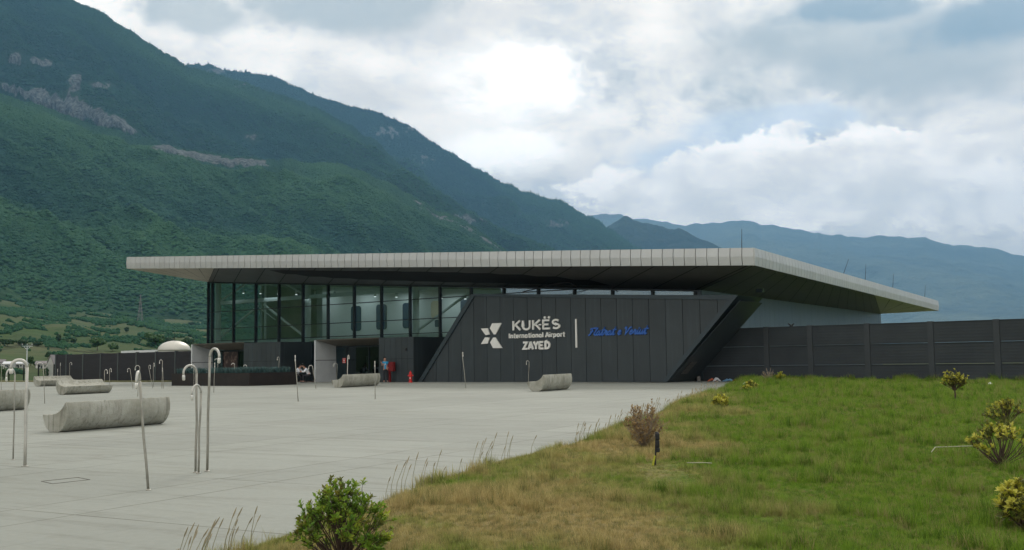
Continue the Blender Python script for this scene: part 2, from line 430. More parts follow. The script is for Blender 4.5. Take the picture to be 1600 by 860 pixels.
# ---------------------------------------------------------------- plaza
m, nt = new_mat('plaza_concrete'); gp = nt.n('ShaderNodeNewGeometry', out=0)
ca, sa = math.cos(math.radians(61)), math.sin(math.radians(61))
lx = nt.v('DOT_PRODUCT', gp, (sa, -ca, 0), out=1); ly = nt.v('DOT_PRODUCT', gp, (ca, sa, 0), out=1)
loc = nt.n('ShaderNodeCombineXYZ', i={0: lx, 1: ly, 2: 0.0})
def joint(coord, period, off, wdt):
    x = nt.m('ADD', coord, off + 900 * period); x = nt.m('ADD', x, nt.m('MULTIPLY', nt.m('SUBTRACT', nt.noise(gp, .35, 2), .5), .10))
    q = nt.m('ABSOLUTE', nt.m('SUBTRACT', nt.m('FRACT', nt.m('DIVIDE', x, period)), .5))
    return nt.m('LESS_THAN', q, wdt / period / 2)
jn = nt.m('MAXIMUM', joint(ly, 3.33, -8.28 + 1.665, .028), nt.m('MAXIMUM', joint(lx, 4.4, 10.35 + 2.2, .028), joint(lx, 4.4, 11.4 + 2.2, .028)))
big = nt.noise(gp, .10, 6, .6); st = nt.noise(nt.v('MULTIPLY', loc, (.35, 2.2, 1)), 1.3, 8, .68); fin = nt.noise(gp, 9, 6, .65)
st2 = nt.noise(nt.v('MULTIPLY', loc, (.12, 1.1, 1)), 1.0, 6, .6)
col = ramp(nt, big, [(.3, (.222, .236, .205)), (.7, (.272, .286, .252))])
col = nt.mix(nt.m('MULTIPLY', nt.sstep(st, .48, .66), .5), col, (.160, .166, .138))
col = nt.mix(nt.m('MULTIPLY', nt.sstep(st2, .58, .74), .35), col, (.175, .168, .126))
col = nt.mix(nt.m('MULTIPLY', nt.sstep(fin, .4, .7), .16), col, (.35, .36, .33))
slab = nt.n('ShaderNodeTexWhiteNoise', i={'Vector': nt.n('ShaderNodeCombineXYZ', i={0: nt.m('FLOOR', nt.m('DIVIDE', nt.m('ADD', lx, 11.4), 4.4)), 1: nt.m('FLOOR', nt.m('DIVIDE', nt.m('SUBTRACT', ly, 8.28), 3.33)), 2: 0.0})})
sk = nt.m('ADD', .94, nt.m('MULTIPLY', slab, .12)); col = nt.v('MULTIPLY', col, nt.n('ShaderNodeCombineXYZ', i={0: sk, 1: sk, 2: sk}))
tyre = nt.noise(nt.v('MULTIPLY', loc, (3.0, .10, 1)), 1.0, 4, .7)
col = nt.mix(nt.m('MULTIPLY', nt.sstep(tyre, .60, .70), .18), col, (.10, .10, .09))
blot = nt.noise(nt.v('ADD', gp, (50, 20, 0)), .9, 5, .7)
col = nt.mix(nt.m('MULTIPLY', nt.sstep(blot, .62, .72), .38), col, (.17, .16, .13))
broken = nt.sstep(nt.noise(gp, .5, 3, .6), .36, .56)
col = nt.mix(nt.m('MULTIPLY', jn, nt.m('ADD', .35, nt.m('MULTIPLY', broken, .5))), col, (.085, .08, .06))
nrm = nt.n('ShaderNodeBump', i={'Height': nt.m('ADD', nt.m('MULTIPLY', st, .5), fin), 'Strength': .25, 'Distance': .02})
M['plaza'] = finish(m, nt, bsdf(nt, col, .8, 0, nrm, .35))
py = np.concatenate([np.linspace(-40, 66, 54), np.linspace(68, 112, 12)])
px_ = np.linspace(0, 1, 40)
PP = []
for y in py:
    xr = float(edge_x(y)) + .5; xl = -150.0
    # the paved area ends in front of the far left wall
    PP.append([(xl + (xr - xl) * t, y, plaza_z(y)) for t in px_])
grid_mesh('plaza', np.array(PP), M['plaza'], smooth=False)

# ---------------------------------------------------------------- mountains
def skyline(pts): return sorted([azel(*q) for q in pts])
class Mount:
    def __init__(s, sky, rr, rf, zf, gully, seed, p=1.12, xtra=()):
        sk = skyline(sky) + [(a, math.tan(math.radians(e))) for a, e in xtra]; sk.sort()
        s.az = np.array([q[0] for q in sk]); s.te = np.array([q[1] for q in sk])
        s.rr, s.rf, s.zf, s.g, s.seed, s.p = rr, rf, zf, gully, seed, p
    def pos(s, az, t):
        az = np.asarray(az, float); t = np.asarray(t, float)
        te = np.interp(az, s.az, s.te)
        te = te + (fbm(az * 1.5, az * 0, 4, s.seed + 3) - .5) * .006 * np.clip(te * 8, 0, 1)
        rr = s.rr(az); rf = s.rf(az); zf = s.zf(az)
        tt = np.minimum(t, 1.0)
        r = rf + (rr - rf) * t
        zr = CAM_Z + rr * te
        z = zf + (zr - zf) * tt ** s.p
        env = np.sin(np.pi * np.clip(tt, 0, 1)) ** .8 * np.clip((1.02 - tt) / .28, 0, 1)
        sx = (az * math.pi / 180 * 3000 + t * 900) / 520.0
        g = fbm(sx, t * 2.2 + az * .01, 5, s.seed, .52, True) - .62
        g2 = fbm(sx * 3.1, t * 7.0, 4, s.seed + 50, .55) - .5
        z = z + s.g * env * (g * 1.0 + g2 * .35)
        lim = CAM_Z + r * te * (1 - .02 * (1 - tt)); z = np.where(t < 1, np.minimum(z, lim), z)
        over = np.maximum(0, t - 1)
        z = z - over * (zr - zf) * 2.2
        a = np.radians(az)
        return np.stack([r * np.sin(a), r * np.cos(a), np.maximum(z, -30)], -1)
    def tone(s, az, t):
        """crown tone follows the relief: lighter on the spurs, darker in the gullies"""
        sx = (az * math.pi / 180 * 3000 + t * 900) / 520.0
        return np.clip(.5 + (fbm(sx, t * 2.2 + az * .01, 3, s.seed, .52, True) - .62) * 1.9, 0, 1)
    def rock_push(s, P, A, T, rock):
        fl = .35 + 1.3 * fbm(A * 7.0, T * 5.0, 4, s.seed + 90)
        k = 1 - np.clip(rock, 0, 1) * fl * s.rpush / np.maximum(np.hypot(P[..., 0], P[..., 1]), 1)
        Q = P.copy(); Q[..., 0] *= k; Q[..., 1] *= k
        return Q
    rpush = 24.0
    def mesh(s, name, az0, az1, na, ntt, mat, attrs=None, tmax=1.3):
        A = np.linspace(az0, az1, na); T = np.concatenate([np.linspace(0, 1, ntt), np.linspace(1, tmax, 10)[1:]])
        TT_, AA = np.meshgrid(T, A, indexing='ij')
        at = {k: f(AA, TT_) for k, f in (attrs or {}).items()}
        return grid_mesh(name, s.rock_push(s.pos(AA, TT_), AA, TT_, at['rock']), mat, attrs=at)

FOOT = lambda az: 1150 + 40 * (np.clip(az, -60, 10) + 26) * .6 + 90 * np.sin(np.radians(az * 9))
FOOTZ = lambda az: np.interp(az, [-110, -60, -27, -18, -10, 0, 12], [60, 84, 78, 56, 44, 34, 22])
SHELF = [(-200, 70), (-100, 108), (0, 148), (60, 165), (130, 190), (200, 214), (250, 226), (330, 240), (410, 250), (460, 251), (541, 260), (600, 283), (663, 320), (724, 348), (785, 389), (860, 440), (960, 500), (1100, 560)]
shelf = Mount(SHELF, lambda az: 2900 + 0 * az, FOOT, FOOTZ, 190, 11, 1.08, [(-36, 15), (-60, 12), (-84, 7), (-93, 3), (-97, 0)])
UPPER = [(-260, -160), (-100, -75), (0, -52), (60, -24), (110, -2), (170, 28), (230, 66), (290, 104), (335, 116), (380, 131), (440, 150), (500, 170), (581, 218), (634, 263), (695, 303), (760, 348), (825, 376), (866, 392), (940, 440), (1040, 510), (1150, 560)]
upper = Mount(UPPER, lambda az: 4600 + 0 * az, lambda az: 2300 + 0 * az, lambda az: 120 + 0 * az, 420, 23, 1.1, [(-36, 23), (-60, 20), (-78, 12), (-90, 5), (-96, 1)])
REAR = [(150, 90), (230, 100), (290, 104), (330, 104), (390, 114), (450, 128), (500, 152), (545, 168), (575, 171), (610, 182), (650, 205), (700, 238), (760, 275), (820, 300), (880, 318), (940, 350), (1000, 391), (1060, 430), (1160, 500), (1250, 560)]
rear = Mount(REAR, lambda az: 6600 + 0 * az, lambda az: 3500 + 0 * az, lambda az: 60 + 0 * az, 460, 37, 1.1, [(-24, 18)])
SPUR = [(860, 440), (900, 395), (930, 366), (960, 346), (978, 336), (992, 342), (1030, 355), (1062, 358), (1090, 372), (1120, 386), (1180, 412), (1300, 470), (1450, 540)]
spur = Mount(SPUR, lambda az: 7600 + 0 * az, lambda az: 5200 + 0 * az, lambda az: 0 + 0 * az, 260, 53)
FAR = [(700, 400), (860, 350), (925, 337), (948, 332), (980, 339), (1010, 342), (1060, 351), (1095, 352), (1145, 344), (1180, 346), (1240, 358), (1300, 366), (1360, 370), (1440, 371), (1490, 384), (1550, 388), (1600, 403), (1680, 425), (1800, 430), (2000, 445), (2400, 470)]
far = Mount(FAR, lambda az: 15500 + 0 * az, lambda az: 6200 + 0 * az, lambda az: -5 + 0 * az, 420, 71, 1.0)

def forest_mat(name, dark, mid, light, scale, rock=(.155, .175, .168), bumpd=6.0, bscale=.07):
    m, nt = new_mat(name); gp = nt.n('ShaderNodeNewGeometry', out=0)
    a = nt.noise(gp, scale, 7, .62); b = nt.noise(nt.v('ADD', gp, (700, 0, 0)), scale * 9, 5, .6)
    k = nt.m('ADD', nt.m('MULTIPLY', a, .65), nt.m('MULTIPLY', b, .35))
    col = ramp(nt, k, [(.36, dark), (.5, mid), (.66, light)])
    at = nt.n('ShaderNodeAttribute', out=2, attribute_name='rock')
    rn = nt.noise(nt.v('MULTIPLY', gp, (1, 1, .35)), .035, 6, .7)
    rk = nt.sstep(nt.m('ADD', at, nt.m('MULTIPLY', nt.m('SUBTRACT', rn, .5), .5)), .36, .50)
    rcol = ramp(nt, nt.noise(nt.v('MULTIPLY', gp, (1, 1, .25)), .09, 5, .7), [(.38, tuple(x * .22 for x in rock)), (.6, rock)])
    col = nt.mix(rk, col, rcol)
    h = nt.n('ShaderNodeTexVoronoi', i={'Vector': gp, 'Scale': bscale})
    hh = nt.m('ADD', nt.m('MULTIPLY', h, -1.0), nt.noise(gp, bscale * 3, 4, .6))
    nrm = nt.n('ShaderNodeBump', i={'Height': hh, 'Strength': 1.0, 'Distance': bumpd})
    return finish(m, nt, bsdf(nt, col, .95, 0, nrm, .05))
M['forest1'] = forest_mat('shelf_forest', (.018, .045, .022), (.028, .070, .032), (.05, .105, .040), .004)
M['forest2'] = forest_mat('upper_forest', (.016, .036, .022), (.024, .056, .030), (.042, .080, .036), .0025)
M['forest3'] = forest_mat('far_forest', (.07, .10, .10), (.10, .14, .125), (.15, .19, .155), .0011, bumpd=40, bscale=.006)  # paler bluish colours, so distance haze is partly in the albedo

M['forest4'] = forest_mat('spur_forest', (.016, .034, .030), (.028, .052, .040), (.045, .075, .05), .0016, bumpd=30, bscale=.01)
def pxaz(px): return azel(px, 250)[0]
CL = [(0, 150), (60, 165), (130, 190), (200, 214), (250, 226), (330, 240), (410, 250)]
def band(az, lo, hi, soft=.4): return np.clip((az - lo) / soft, 0, 1) * np.clip((hi - az) / soft, 0, 1)
def ragged(r, A, T, fa, ft, sd_, amp=2.1): return np.where(r > .02, r * 1.05 + (fbm(A * fa, T * ft, 5, sd_, .58) - .5) * amp * np.clip(r * 3, 0, 1), 0)
def rock_shelf(A, T):
    b1 = np.maximum(band(A, pxaz(-40), pxaz(215)) , band(A, pxaz(232), pxaz(425)))
    cen_ = np.where(A < pxaz(222), 2.0, .955); wob = (fbm(A * 2.1, A * 0, 3, 91) - .5) * .05
    r = np.clip(1 - np.abs(T - (cen_ + wob)) / .042, 0, 1) * b1 * 1.3
    r = np.maximum(r, .55 * band(A, pxaz(230), pxaz(400)) * np.clip(1 - np.abs(T - .80 - (A - pxaz(300)) * .02) / .07, 0, 1))
    r = np.maximum(r, .45 * band(A, pxaz(640), pxaz(790)) * np.clip(1 - np.abs(T - .95) / .06, 0, 1))
    return ragged(r, A, T, 2.2, 34, 301)
CLIFF = [azel(*q) for q in ((-60, 118), (0, 137), (60, 154), (130, 177), (200, 200), (225, 208))]
def rock_upper(A, T):
    e = []
    for (px, py_, sx, sy, k) in ((25, 95, 55, 6, .75), (118, 132, 9, 14, .65), (160, 135, 14, 6, .6), (375, 135, 9, 6, .6), (515, 252, 9, 5, .35), (590, 268, 8, 4, .35), (300, 190, 8, 6, .6), (390, 215, 14, 8, .3), (720, 345, 50, 12, .5)):
        az, te = azel(px, py_)
        e.append((az, te, sx / FPX * 57.3, sy / FPX, k))
    P = upper.pos(A, T); te_ = (P[..., 2] - CAM_Z) / np.hypot(P[..., 0], P[..., 1])
    r = np.zeros_like(A)
    for az, te, sa_, st_, k in e:
        r = np.maximum(r, k * np.exp(-((A - az) / sa_) ** 2 - ((te_ - te) / st_) ** 2))
    lt = np.interp(A, [q[0] for q in CLIFF], [q[1] for q in CLIFF]) + (fbm(A * 3.3, A * 0, 3, 66) - .5) * 10 / FPX
    th = np.interp(A, [CLIFF[0][0], CLIFF[1][0], CLIFF[2][0], CLIFF[3][0], CLIFF[4][0], CLIFF[5][0]], [4, 4, 9, 12, 6, 2]) * (.4 + 1.1 * fbm(A * 2.0, A * 0, 3, 67)) / FPX
    r = np.maximum(r, 1.05 * np.clip(1.5 - np.abs(te_ - lt) / np.maximum(th, 1e-5), 0, 1) * band(A, CLIFF[0][0], CLIFF[5][0], .3))
    return ragged(r, A, T, 3.0, 60, 311)
def rock_rear(A, T):
    P = rear.pos(A, T); te_ = (P[..., 2] - CAM_Z) / np.hypot(P[..., 0], P[..., 1]); r = np.zeros_like(A)
    for (px, py_, sx, sy, k) in ((605, 208, 20, 10, .6), (340, 112, 18, 6, .6), (640, 205, 12, 8, .55), (662, 250, 16, 8, .5), (870, 350, 20, 8, .5)):
        az, te = azel(px, py_)
        r = np.maximum(r, k * np.exp(-((A - az) / (sx / FPX * 57.3)) ** 2 - ((te_ - te) / (sy / FPX)) ** 2))
    return ragged(r, A, T, 4.0, 80, 321)
def rock_far(A, T):
    az, te = azel(948, 334)
    return .75 * np.exp(-((A - az) / .8) ** 2) * np.clip((T - .9) / .06, 0, 1)
shelf.mesh('shelf_hill', -97, 12, 900, 150, M['forest1'], {'rock': rock_shelf})
upper.mesh('upper_mountain', -97, 14, 800, 150, M['forest2'], {'rock': rock_upper})
rear.mesh('rear_mountain', -26, 18, 460, 110, M['forest2'], {'rock': rock_rear})
spur.mesh('distant_spur', 1.5, 24, 240, 70, M['forest4'], {'rock': lambda A, T: A * 0})
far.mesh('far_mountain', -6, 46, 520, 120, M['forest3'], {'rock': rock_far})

# foothill fields rising to the forest
m, nt = new_mat('hill_meadow'); gp = nt.n('ShaderNodeNewGeometry', out=0)
a = nt.noise(gp, .010, 6, .6); b = nt.noise(nt.v('MULTIPLY', gp, (.25, 1, 3)), .05, 6, .65); cfine = nt.noise(gp, .18, 5, .65)
tr = nt.noise(nt.v('MULTIPLY', gp, (.12, .8, 1)), .030, 4, .5)
col = ramp(nt, a, [(.32, (.030, .058, .018)), (.5, (.050, .076, .027)), (.68, (.085, .094, .046))])
col = nt.mix(nt.m('MULTIPLY', nt.sstep(tr, .52, .60), .55), col, (.042, .080, .020))
col = nt.mix(nt.m('MULTIPLY', nt.sstep(b, .55, .68), .55), col, (.125, .125, .07))
col = nt.mix(nt.m('MULTIPLY', nt.sstep(cfine, .52, .68), .6), col, (.028, .060, .018))
M['meadow'] = finish(m, nt, bsdf(nt, col, .95, spec=.1))
def hill_z(az, r):
    rf = FOOT(az); k = np.clip((r - 190) / (rf - 190), 0, 1.3)
    z = -1.0 + (FOOTZ(az) + 1.0) * k ** 1.25
    z = z + 5.0 * np.clip(k * 3, 0, 1) * (fbm(az * .35, r / 130.0, 4, 5) - .5) * 2
    st_ = 16.0; q = r / st_; terr = np.floor(q) + np.clip((q - np.floor(q) - .75) / .25, 0, 1)
    return z + (terr - q) * .9 * np.clip(k * 4, 0, 1) * np.clip(1.2 - k, 0, 1)
A = np.linspace(-86, 12, 420); Rr = np.concatenate([np.linspace(118, 700, 180), np.linspace(705, 1500, 90)])
RR, AA = np.meshgrid(Rr, A, indexing='ij'); ZZ = hill_z(AA, RR); ar = np.radians(AA)
grid_mesh('foothill', np.stack([RR * np.sin(ar), RR * np.cos(ar), ZZ], -1), M['meadow'])

# ---------------------------------------------------------------- forest crowns, scrub
def crown_proto(name, seed, conifer, mat):
    rnd = random.Random(seed); bm = bmesh.new()
    if conifer:
        for k in range(4):
            bmesh.ops.create_cone(bm, cap_ends=True, segments=7, radius1=.36 - .075 * k, radius2=.02, depth=.5, matrix=Matrix.Translation((0, 0, .3 + .26 * k)))
    else:
        for k in range(5):
            r = rnd.uniform(.26, .42); p = (rnd.uniform(-.28, .28), rnd.uniform(-.28, .28), rnd.uniform(.32, .62))
            bmesh.ops.create_icosphere(bm, subdivisions=2, radius=r, matrix=Matrix.Translation(p))
    for v in bm.verts: v.co += Vector((rnd.gauss(0, .03), rnd.gauss(0, .03), rnd.gauss(0, .03)))
    me = bpy.data.meshes.new(name); bm.to_mesh(me); bm.free(); me.materials.append(mat)
    return bpy.data.objects.new(name, me)
m, nt = new_mat('forest_crowns')
rd = nt.n('ShaderNodeObjectInfo', out='Random')
gp = nt.n('ShaderNodeNewGeometry', out=0)
tone = nt.n('ShaderNodeAttribute', out=2, attribute_type='INSTANCER', attribute_name='tone')
k = nt.m('ADD', nt.m('MULTIPLY', rd, .14), nt.m('ADD', nt.m('MULTIPLY', nt.noise(gp, .0035, 6, .62), .55), nt.m('MULTIPLY', nt.m('ADD', tone, .62), .34)))
M['crowns'] = finish(m, nt, bsdf(nt, ramp(nt, k, [(.35, (.010, .034, .021)), (.6, (.019, .062, .033)), (.9, (.040, .102, .040))]), .9, spec=.1))
CROWNS = proto_collection('crown_prototypes', [crown_proto('crown_%d' % q, q, q >= 3, M['crowns']) for q in range(5)])
rng = np.random.default_rng(4)
def forest_on(mt, az0, az1, t0, t1, n, size, con, seed, vis=None, rock=None, clump=None, toff=0.0):
    r_ = np.random.default_rng(seed)
    az = r_.uniform(az0, az1, n); t = np.sqrt(r_.uniform(0, 1, n)) if t0 == 0 else r_.uniform(t0, t1, n)
    if t0 == 0: t = t * (t1 - t0) + t0
    P = mt.pos(az, t)
    keep = np.ones(n, bool)
    if vis is not None: keep &= (P[:, 2] - CAM_Z) / np.hypot(P[:, 0], P[:, 1]) > np.interp(az, vis.az, vis.te) - .004
    if rock is not None: keep &= rock(az, t) < .40
    if clump is not None: keep &= fbm(P[:, 0] * .01, P[:, 1] * .01, 4, seed) > clump
    P = P[keep]; k = len(P)
    s = size * r_.uniform(.7, 1.25, k)
    pk = np.where(r_.uniform(0, 1, k) < con, r_.integers(3, 5, k), r_.integers(0, 3, k))
    P[:, 2] -= .15 * s
    sc = np.stack([s, s, s * np.where(pk >= 3, 1.15, r_.uniform(.5, .8, k))], -1)
    tone = toff + mt.tone(az[keep], t[keep]) + (fbm(P[:, 0] / 700, P[:, 1] / 700, 3, seed + 7) - .5) * .5
    return P, r_.uniform(0, 6.28, k), sc, pk, tone
def cat(*L): return [np.concatenate(x) for x in zip(*L)]
def add_forest(name, *L):
    P, r_, s, pk, tn = cat(*L); return scatter(name, P, r_, s, pk, CROWNS, tone=tn)
add_forest('shelf_forest', forest_on(shelf, -29, 8, 0, 1.0, 190000, 6.4, .02, 1, None, rock_shelf), forest_on(shelf, -29, 8, 0.0, .4, 60000, 5.8, .02, 2))
add_forest('upper_forest', forest_on(upper, -29, 8, 0.0, 1.0, 150000, 8, .15, 3, shelf, rock_upper, toff=-.22))
add_forest('rear_forest', forest_on(rear, -24, 11, 0.0, 1.0, 110000, 10.5, .2, 5, upper, rock_rear, toff=-.2), forest_on(rear, -20, 11, .985, 1.0, 700, 14, .6, 6))
# scrub on the foothill: dense along terraces and near the forest edge
r_ = np.random.default_rng(8); n = 60000
az = r_.uniform(-32, -6, n); rr_ = r_.uniform(230, 1250, n)
kk = fbm(az * .9, rr_ / 38.0, 4, 77); dens = np.clip((rr_ - 150) / 1100, 0, 1)
keep = kk > .63 - .15 * dens ** 2
az, rr_ = az[keep], rr_[keep]; P = np.stack([rr_ * np.sin(np.radians(az)), rr_ * np.cos(np.radians(az)), hill_z(az, rr_)], -1)
s = r_.uniform(.6, 2.2, len(P)) * np.clip(rr_ / 500, .7, 2.2); P[:, 2] -= .2 * s
scatter('hillside_scrub', P, r_.uniform(0, 6.28, len(P)), s, r_.integers(0, 3, len(P)), CROWNS, tone=r_.uniform(.2, .7, len(P)))
# ================================================================= air haze
HZ = 7.6e-5
mb = MB(); mb.box((-16000, -3500, -2.6), (40000, 0, 0), (0, 22500, 0), (0, 0, 2900))
m, nt = new_mat('haze_air')
vol = nt.n('ShaderNodeVolumePrincipled', i={'Color': (.25, .55, .92), 'Density': HZ, 'Anisotropy': 0.0})
o_ = m.node_tree.nodes.new('ShaderNodeOutputMaterial'); m.node_tree.links.new(vol, o_.inputs['Volume'])
M['haze'] = m
tag(mb.build('haze', m), kind='stuff')

# ================================================================= airport terminal
term = thing('airport_terminal', 'long glass fronted airport terminal under a wide flat grey roof', 'building', fr(8, 10, 0))

# --- roof: outer ring from the photo's corners
aL, zLt = hit(198, 402, GW - 6); _, zLb = hit(198, 420, GW - 6)
aR, zRt = hit(1178, 387.3, GW - 6); _, zRb = hit(1174, 415.2, GW - 6)
Lp = fr(aL, GW - 6, 0); Rp = fr(aR, GW - 6, 0)
nV = Vector((V.y, -V.x, 0))
BRt = on_plane(1466, 470.3, Rp, nV); BRb = on_plane(1466, 485.6, Rp, nV); BRp = Vector((BRt.x, BRt.y, 0))
BLp = Lp + (BRp - Rp); zBLt = zLt - (zRt - BRt.z); zBLb = zLb - (zRb - BRb.z)
def vz(p, z): return Vector((p.x, p.y, z))
# wall ring
aC, zC = hit(325, 441, GW); aK, zK = hit(1095, 453.5, GW)
Cp = fr(aC, GW, 0); Kp = fr(aK, GW, 0)
Bq = on_plane(1376, 490.6, Kp, nV); Bp = vz(Bq, 0); zB = Bq.z
BCp = Cp + (Bp - Kp); zBC = zC - (zK - zB)
slabT = [vz(Lp, zLt), vz(Rp, zRt), vz(BRp, BRt.z), vz(BLp, zBLt)]
slabB = [vz(Lp, zLb), vz(Rp, zRb), vz(BRp, BRb.z), vz(BLp, zBLb)]
cen = sum(slabT, Vector()) / 4
roof = MB()
ins = lambda p, k=.04: p + (cen - p).normalized() * k
T_ = [ins(p) for p in slabT]; B_ = [ins(p) for p in slabB]
roof.face(T_)
for i in range(4): roof.face([B_[i], B_[(i + 1) % 4], T_[(i + 1) % 4], T_[i]])
roof_o = roof.build('roof', M['groove'], term)
# fascia panels with dark joints, along the two seen edges and the two hidden ones
for (i, j, n) in ((0, 1, 84), (1, 2, 96), (2, 3, 84), (3, 0, 96)):
    fb = MB(); t0, t1, b0, b1 = slabT[i], slabT[j], slabB[i], slabB[j]
    d = (vz(t1, 0) - vz(t0, 0)); outn = Vector((d.y, -d.x, 0)).normalized()
    if outn.dot(vz(cen, 0) - vz(t0, 0)) > 0: outn = -outn
    L_ = d.length; g = .04 / L_
    for k in range(n):
        s0, s1 = k / n + g * .5, (k + 1) / n - g * .5
        p = [b0.lerp(b1, s0), b0.lerp(b1, s1), t0.lerp(t1, s1), t0.lerp(t1, s0)]
        for sgn in (0,):
            mid0 = (p[0] + p[3]) / 2 + outn * .05; mid1 = (p[1] + p[2]) / 2 + outn * .05
            fb.face([p[0], p[1], mid1, mid0]); fb.face([mid0, mid1, p[2], p[3]])
            inn = -outn * .35
            fb.face([p[3], p[2], p[2] + inn + Z * .02, p[3] + inn + Z * .02]); fb.face([p[1], p[0], p[0] + inn, p[1] + inn])
            fb.face([p[0], mid0, p[3], p[3] - outn * .04, p[0] - outn * .04]); fb.face([p[1], p[1] - outn * .04, p[2] - outn * .04, p[2], mid1])
    fb.build('fascia', M['fascia'], roof_o)
# soffit: front strips between seams in a dark tone, ends in a paler tone
aF, zF = hit(335, 420, GW - 6)
Fp_ = vz(fr(aF, GW - 6, 0), slabB[0].lerp(slabB[1], (aF - aL) / (aR - aL)).z)
wC, wK, wB, wBC = vz(Cp, zC), vz(Kp, zK), vz(Bp, zB), vz(BCp, zBC)
sb = MB(); NB = 15
# mullion positions: regular bays
aM0 = hit(332, 442.5, GW)[0]; aM15 = hit(1019.4, 454, GW)[0] ; bay = (aM15 - aM0) / 15.0
MUL = [aM0 + bay * k for k in range(16)] + [hit(1086, 453, GW)[0]]
def top_z(a): return zC + (zK - zC) * (a - aC) / (aK - aC)
edgeA = [aC] + MUL + [aK]
def strip(mbx, p0, p1, q1, q0, g=.045):
    """panel p0 p1 (outer) q1 q0 (inner) with gaps along the two seams"""
    a_ = p0.lerp(p1, g / max((p1 - p0).length, .1)); b_ = p1.lerp(p0, g / max((p1 - p0).length, .1))
    c_ = q1.lerp(q0, g / max((q1 - q0).length, .1)); d_ = q0.lerp(q1, g / max((q1 - q0).length, .1))
    mbx.face([a_, b_, c_, d_])
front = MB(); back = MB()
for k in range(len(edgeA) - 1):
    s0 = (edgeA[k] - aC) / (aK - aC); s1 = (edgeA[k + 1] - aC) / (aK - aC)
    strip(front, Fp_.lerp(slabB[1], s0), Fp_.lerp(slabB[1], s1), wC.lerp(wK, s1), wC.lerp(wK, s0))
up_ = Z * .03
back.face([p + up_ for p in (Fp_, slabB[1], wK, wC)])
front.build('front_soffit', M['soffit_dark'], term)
# right-hand overhang
Gq = on_plane(1366, 459.5, Rp, nV); sG = (Vector((Gq.x, Gq.y, 0)) - Rp).length / (BRp - Rp).length
Gp = slabB[1].lerp(slabB[2], sG)
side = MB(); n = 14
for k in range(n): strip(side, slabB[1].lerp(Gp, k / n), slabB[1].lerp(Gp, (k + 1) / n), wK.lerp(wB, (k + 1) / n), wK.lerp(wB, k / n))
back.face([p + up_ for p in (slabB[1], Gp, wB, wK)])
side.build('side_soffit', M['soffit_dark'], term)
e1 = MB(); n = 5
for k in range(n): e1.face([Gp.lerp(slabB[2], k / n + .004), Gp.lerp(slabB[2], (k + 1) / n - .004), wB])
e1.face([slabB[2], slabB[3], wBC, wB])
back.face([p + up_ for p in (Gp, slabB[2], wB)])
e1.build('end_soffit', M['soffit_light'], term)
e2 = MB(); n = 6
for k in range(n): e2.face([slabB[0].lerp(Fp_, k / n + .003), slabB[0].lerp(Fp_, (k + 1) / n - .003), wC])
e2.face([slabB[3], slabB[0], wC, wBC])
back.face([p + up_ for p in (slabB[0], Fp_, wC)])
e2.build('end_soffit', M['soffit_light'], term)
back.build('soffit_backing', M['groove'], term)
# ceiling and outer walls
cl = MB(); cl.face([wC, wK, wB, wBC]); cl.build('ceiling', M['idark'], term)
sw = MB()
n = 46
for k in range(n):                                          # ribbed cladding on the right side
    p = Kp.lerp(Bp, (k + .006) / n); q = Kp.lerp(Bp, (k + .985) / n); z0 = zK + (zB - zK) * k / n; z1 = zK + (zB - zK) * (k + 1) / n
    sw.prism([vz(p, 0), vz(q, 0), vz(q, z1), vz(p, z0)], -nV * .12)
sw.build('side_wall', M['side_clad'], term)
swb = MB(); swb.prism([vz(Kp, 0) - nV * .06, vz(Bp, 0) - nV * .06, wB - nV * .06 , wK - nV * .06], -nV * .3); swb.build('wall_core', M['groove'], term)
lw = MB(); lw.prism([vz(Cp.lerp(BCp, .12), 0), vz(BCp, 0), wBC, wC.lerp(wBC, .12)], nV * .2); lw.prism([vz(BCp, 0), vz(Bp, 0), wB, wBC], -V * .2)
lw.build('rear_wall', M['idark'], term)
corner = MB(); corner.box(fr(aK - .42, GW - .03, 0), U * .42, W * .2, Z * (zK - .0)); corner.build('corner_post', M['panel_frame'], term)

# --- glazing
zT = [hit(595.3, 471.4, GW)[1], hit(605, 501.3, GW)[1], hit(620, 522.5, GW)[1], hit(670, 562.3, GW)[1]]
panes = [aC] + MUL
for k in range(len(panes) - 1):
    a0, a1 = panes[k] + .05, panes[k + 1] - .05
    if a1 - a0 < .1: continue
    g = MB(); g.prism([fr(a0, GW + .05, 0.05), fr(a1, GW + .05, 0.05), fr(a1, GW + .05, top_z(a1)), fr(a0, GW + .05, top_z(a0))], W * .0001)
    g = MB(); g.face([fr(a0, GW + .05, 0.05), fr(a1, GW + .05, 0.05), fr(a1, GW + .05, top_z(a1)), fr(a0, GW + .05, top_z(a0))])
    g.build('window_pane', M['glass'], term)
# side return of glass at the far left corner
g = MB(); s12 = Cp.lerp(BCp, .12); g.face([vz(Cp, 0.05), vz(s12, .05), vz(s12, zC), vz(Cp, zC)]); g.build('window_pane', M['glass'], term)
for k, a in enumerate([aC + .06] + MUL):
    b = MB(); wd = .10 if k == 0 else .13
    b.box(fr(a - wd / 2, GW - .10, 0), U * wd, W * .24, Z * top_z(a)); b.build('mullion', M['mullion'], term)
for z in zT:
    b = MB(); aend = aK if z < top_z(aK) else aC + (zC - z) / (zC - zK) * (aK - aC)
    b.box(fr(aC, GW - .03, z - .03), U * (aend - aC), W * .12, Z * .06); b.build('transom', M['mullion'], term)
b = MB(); b.bar(fr(aC, GW, zC - .05), fr(aK, GW, zK - .05), .22, .10); b.build('head_rail', M['mullion'], term)

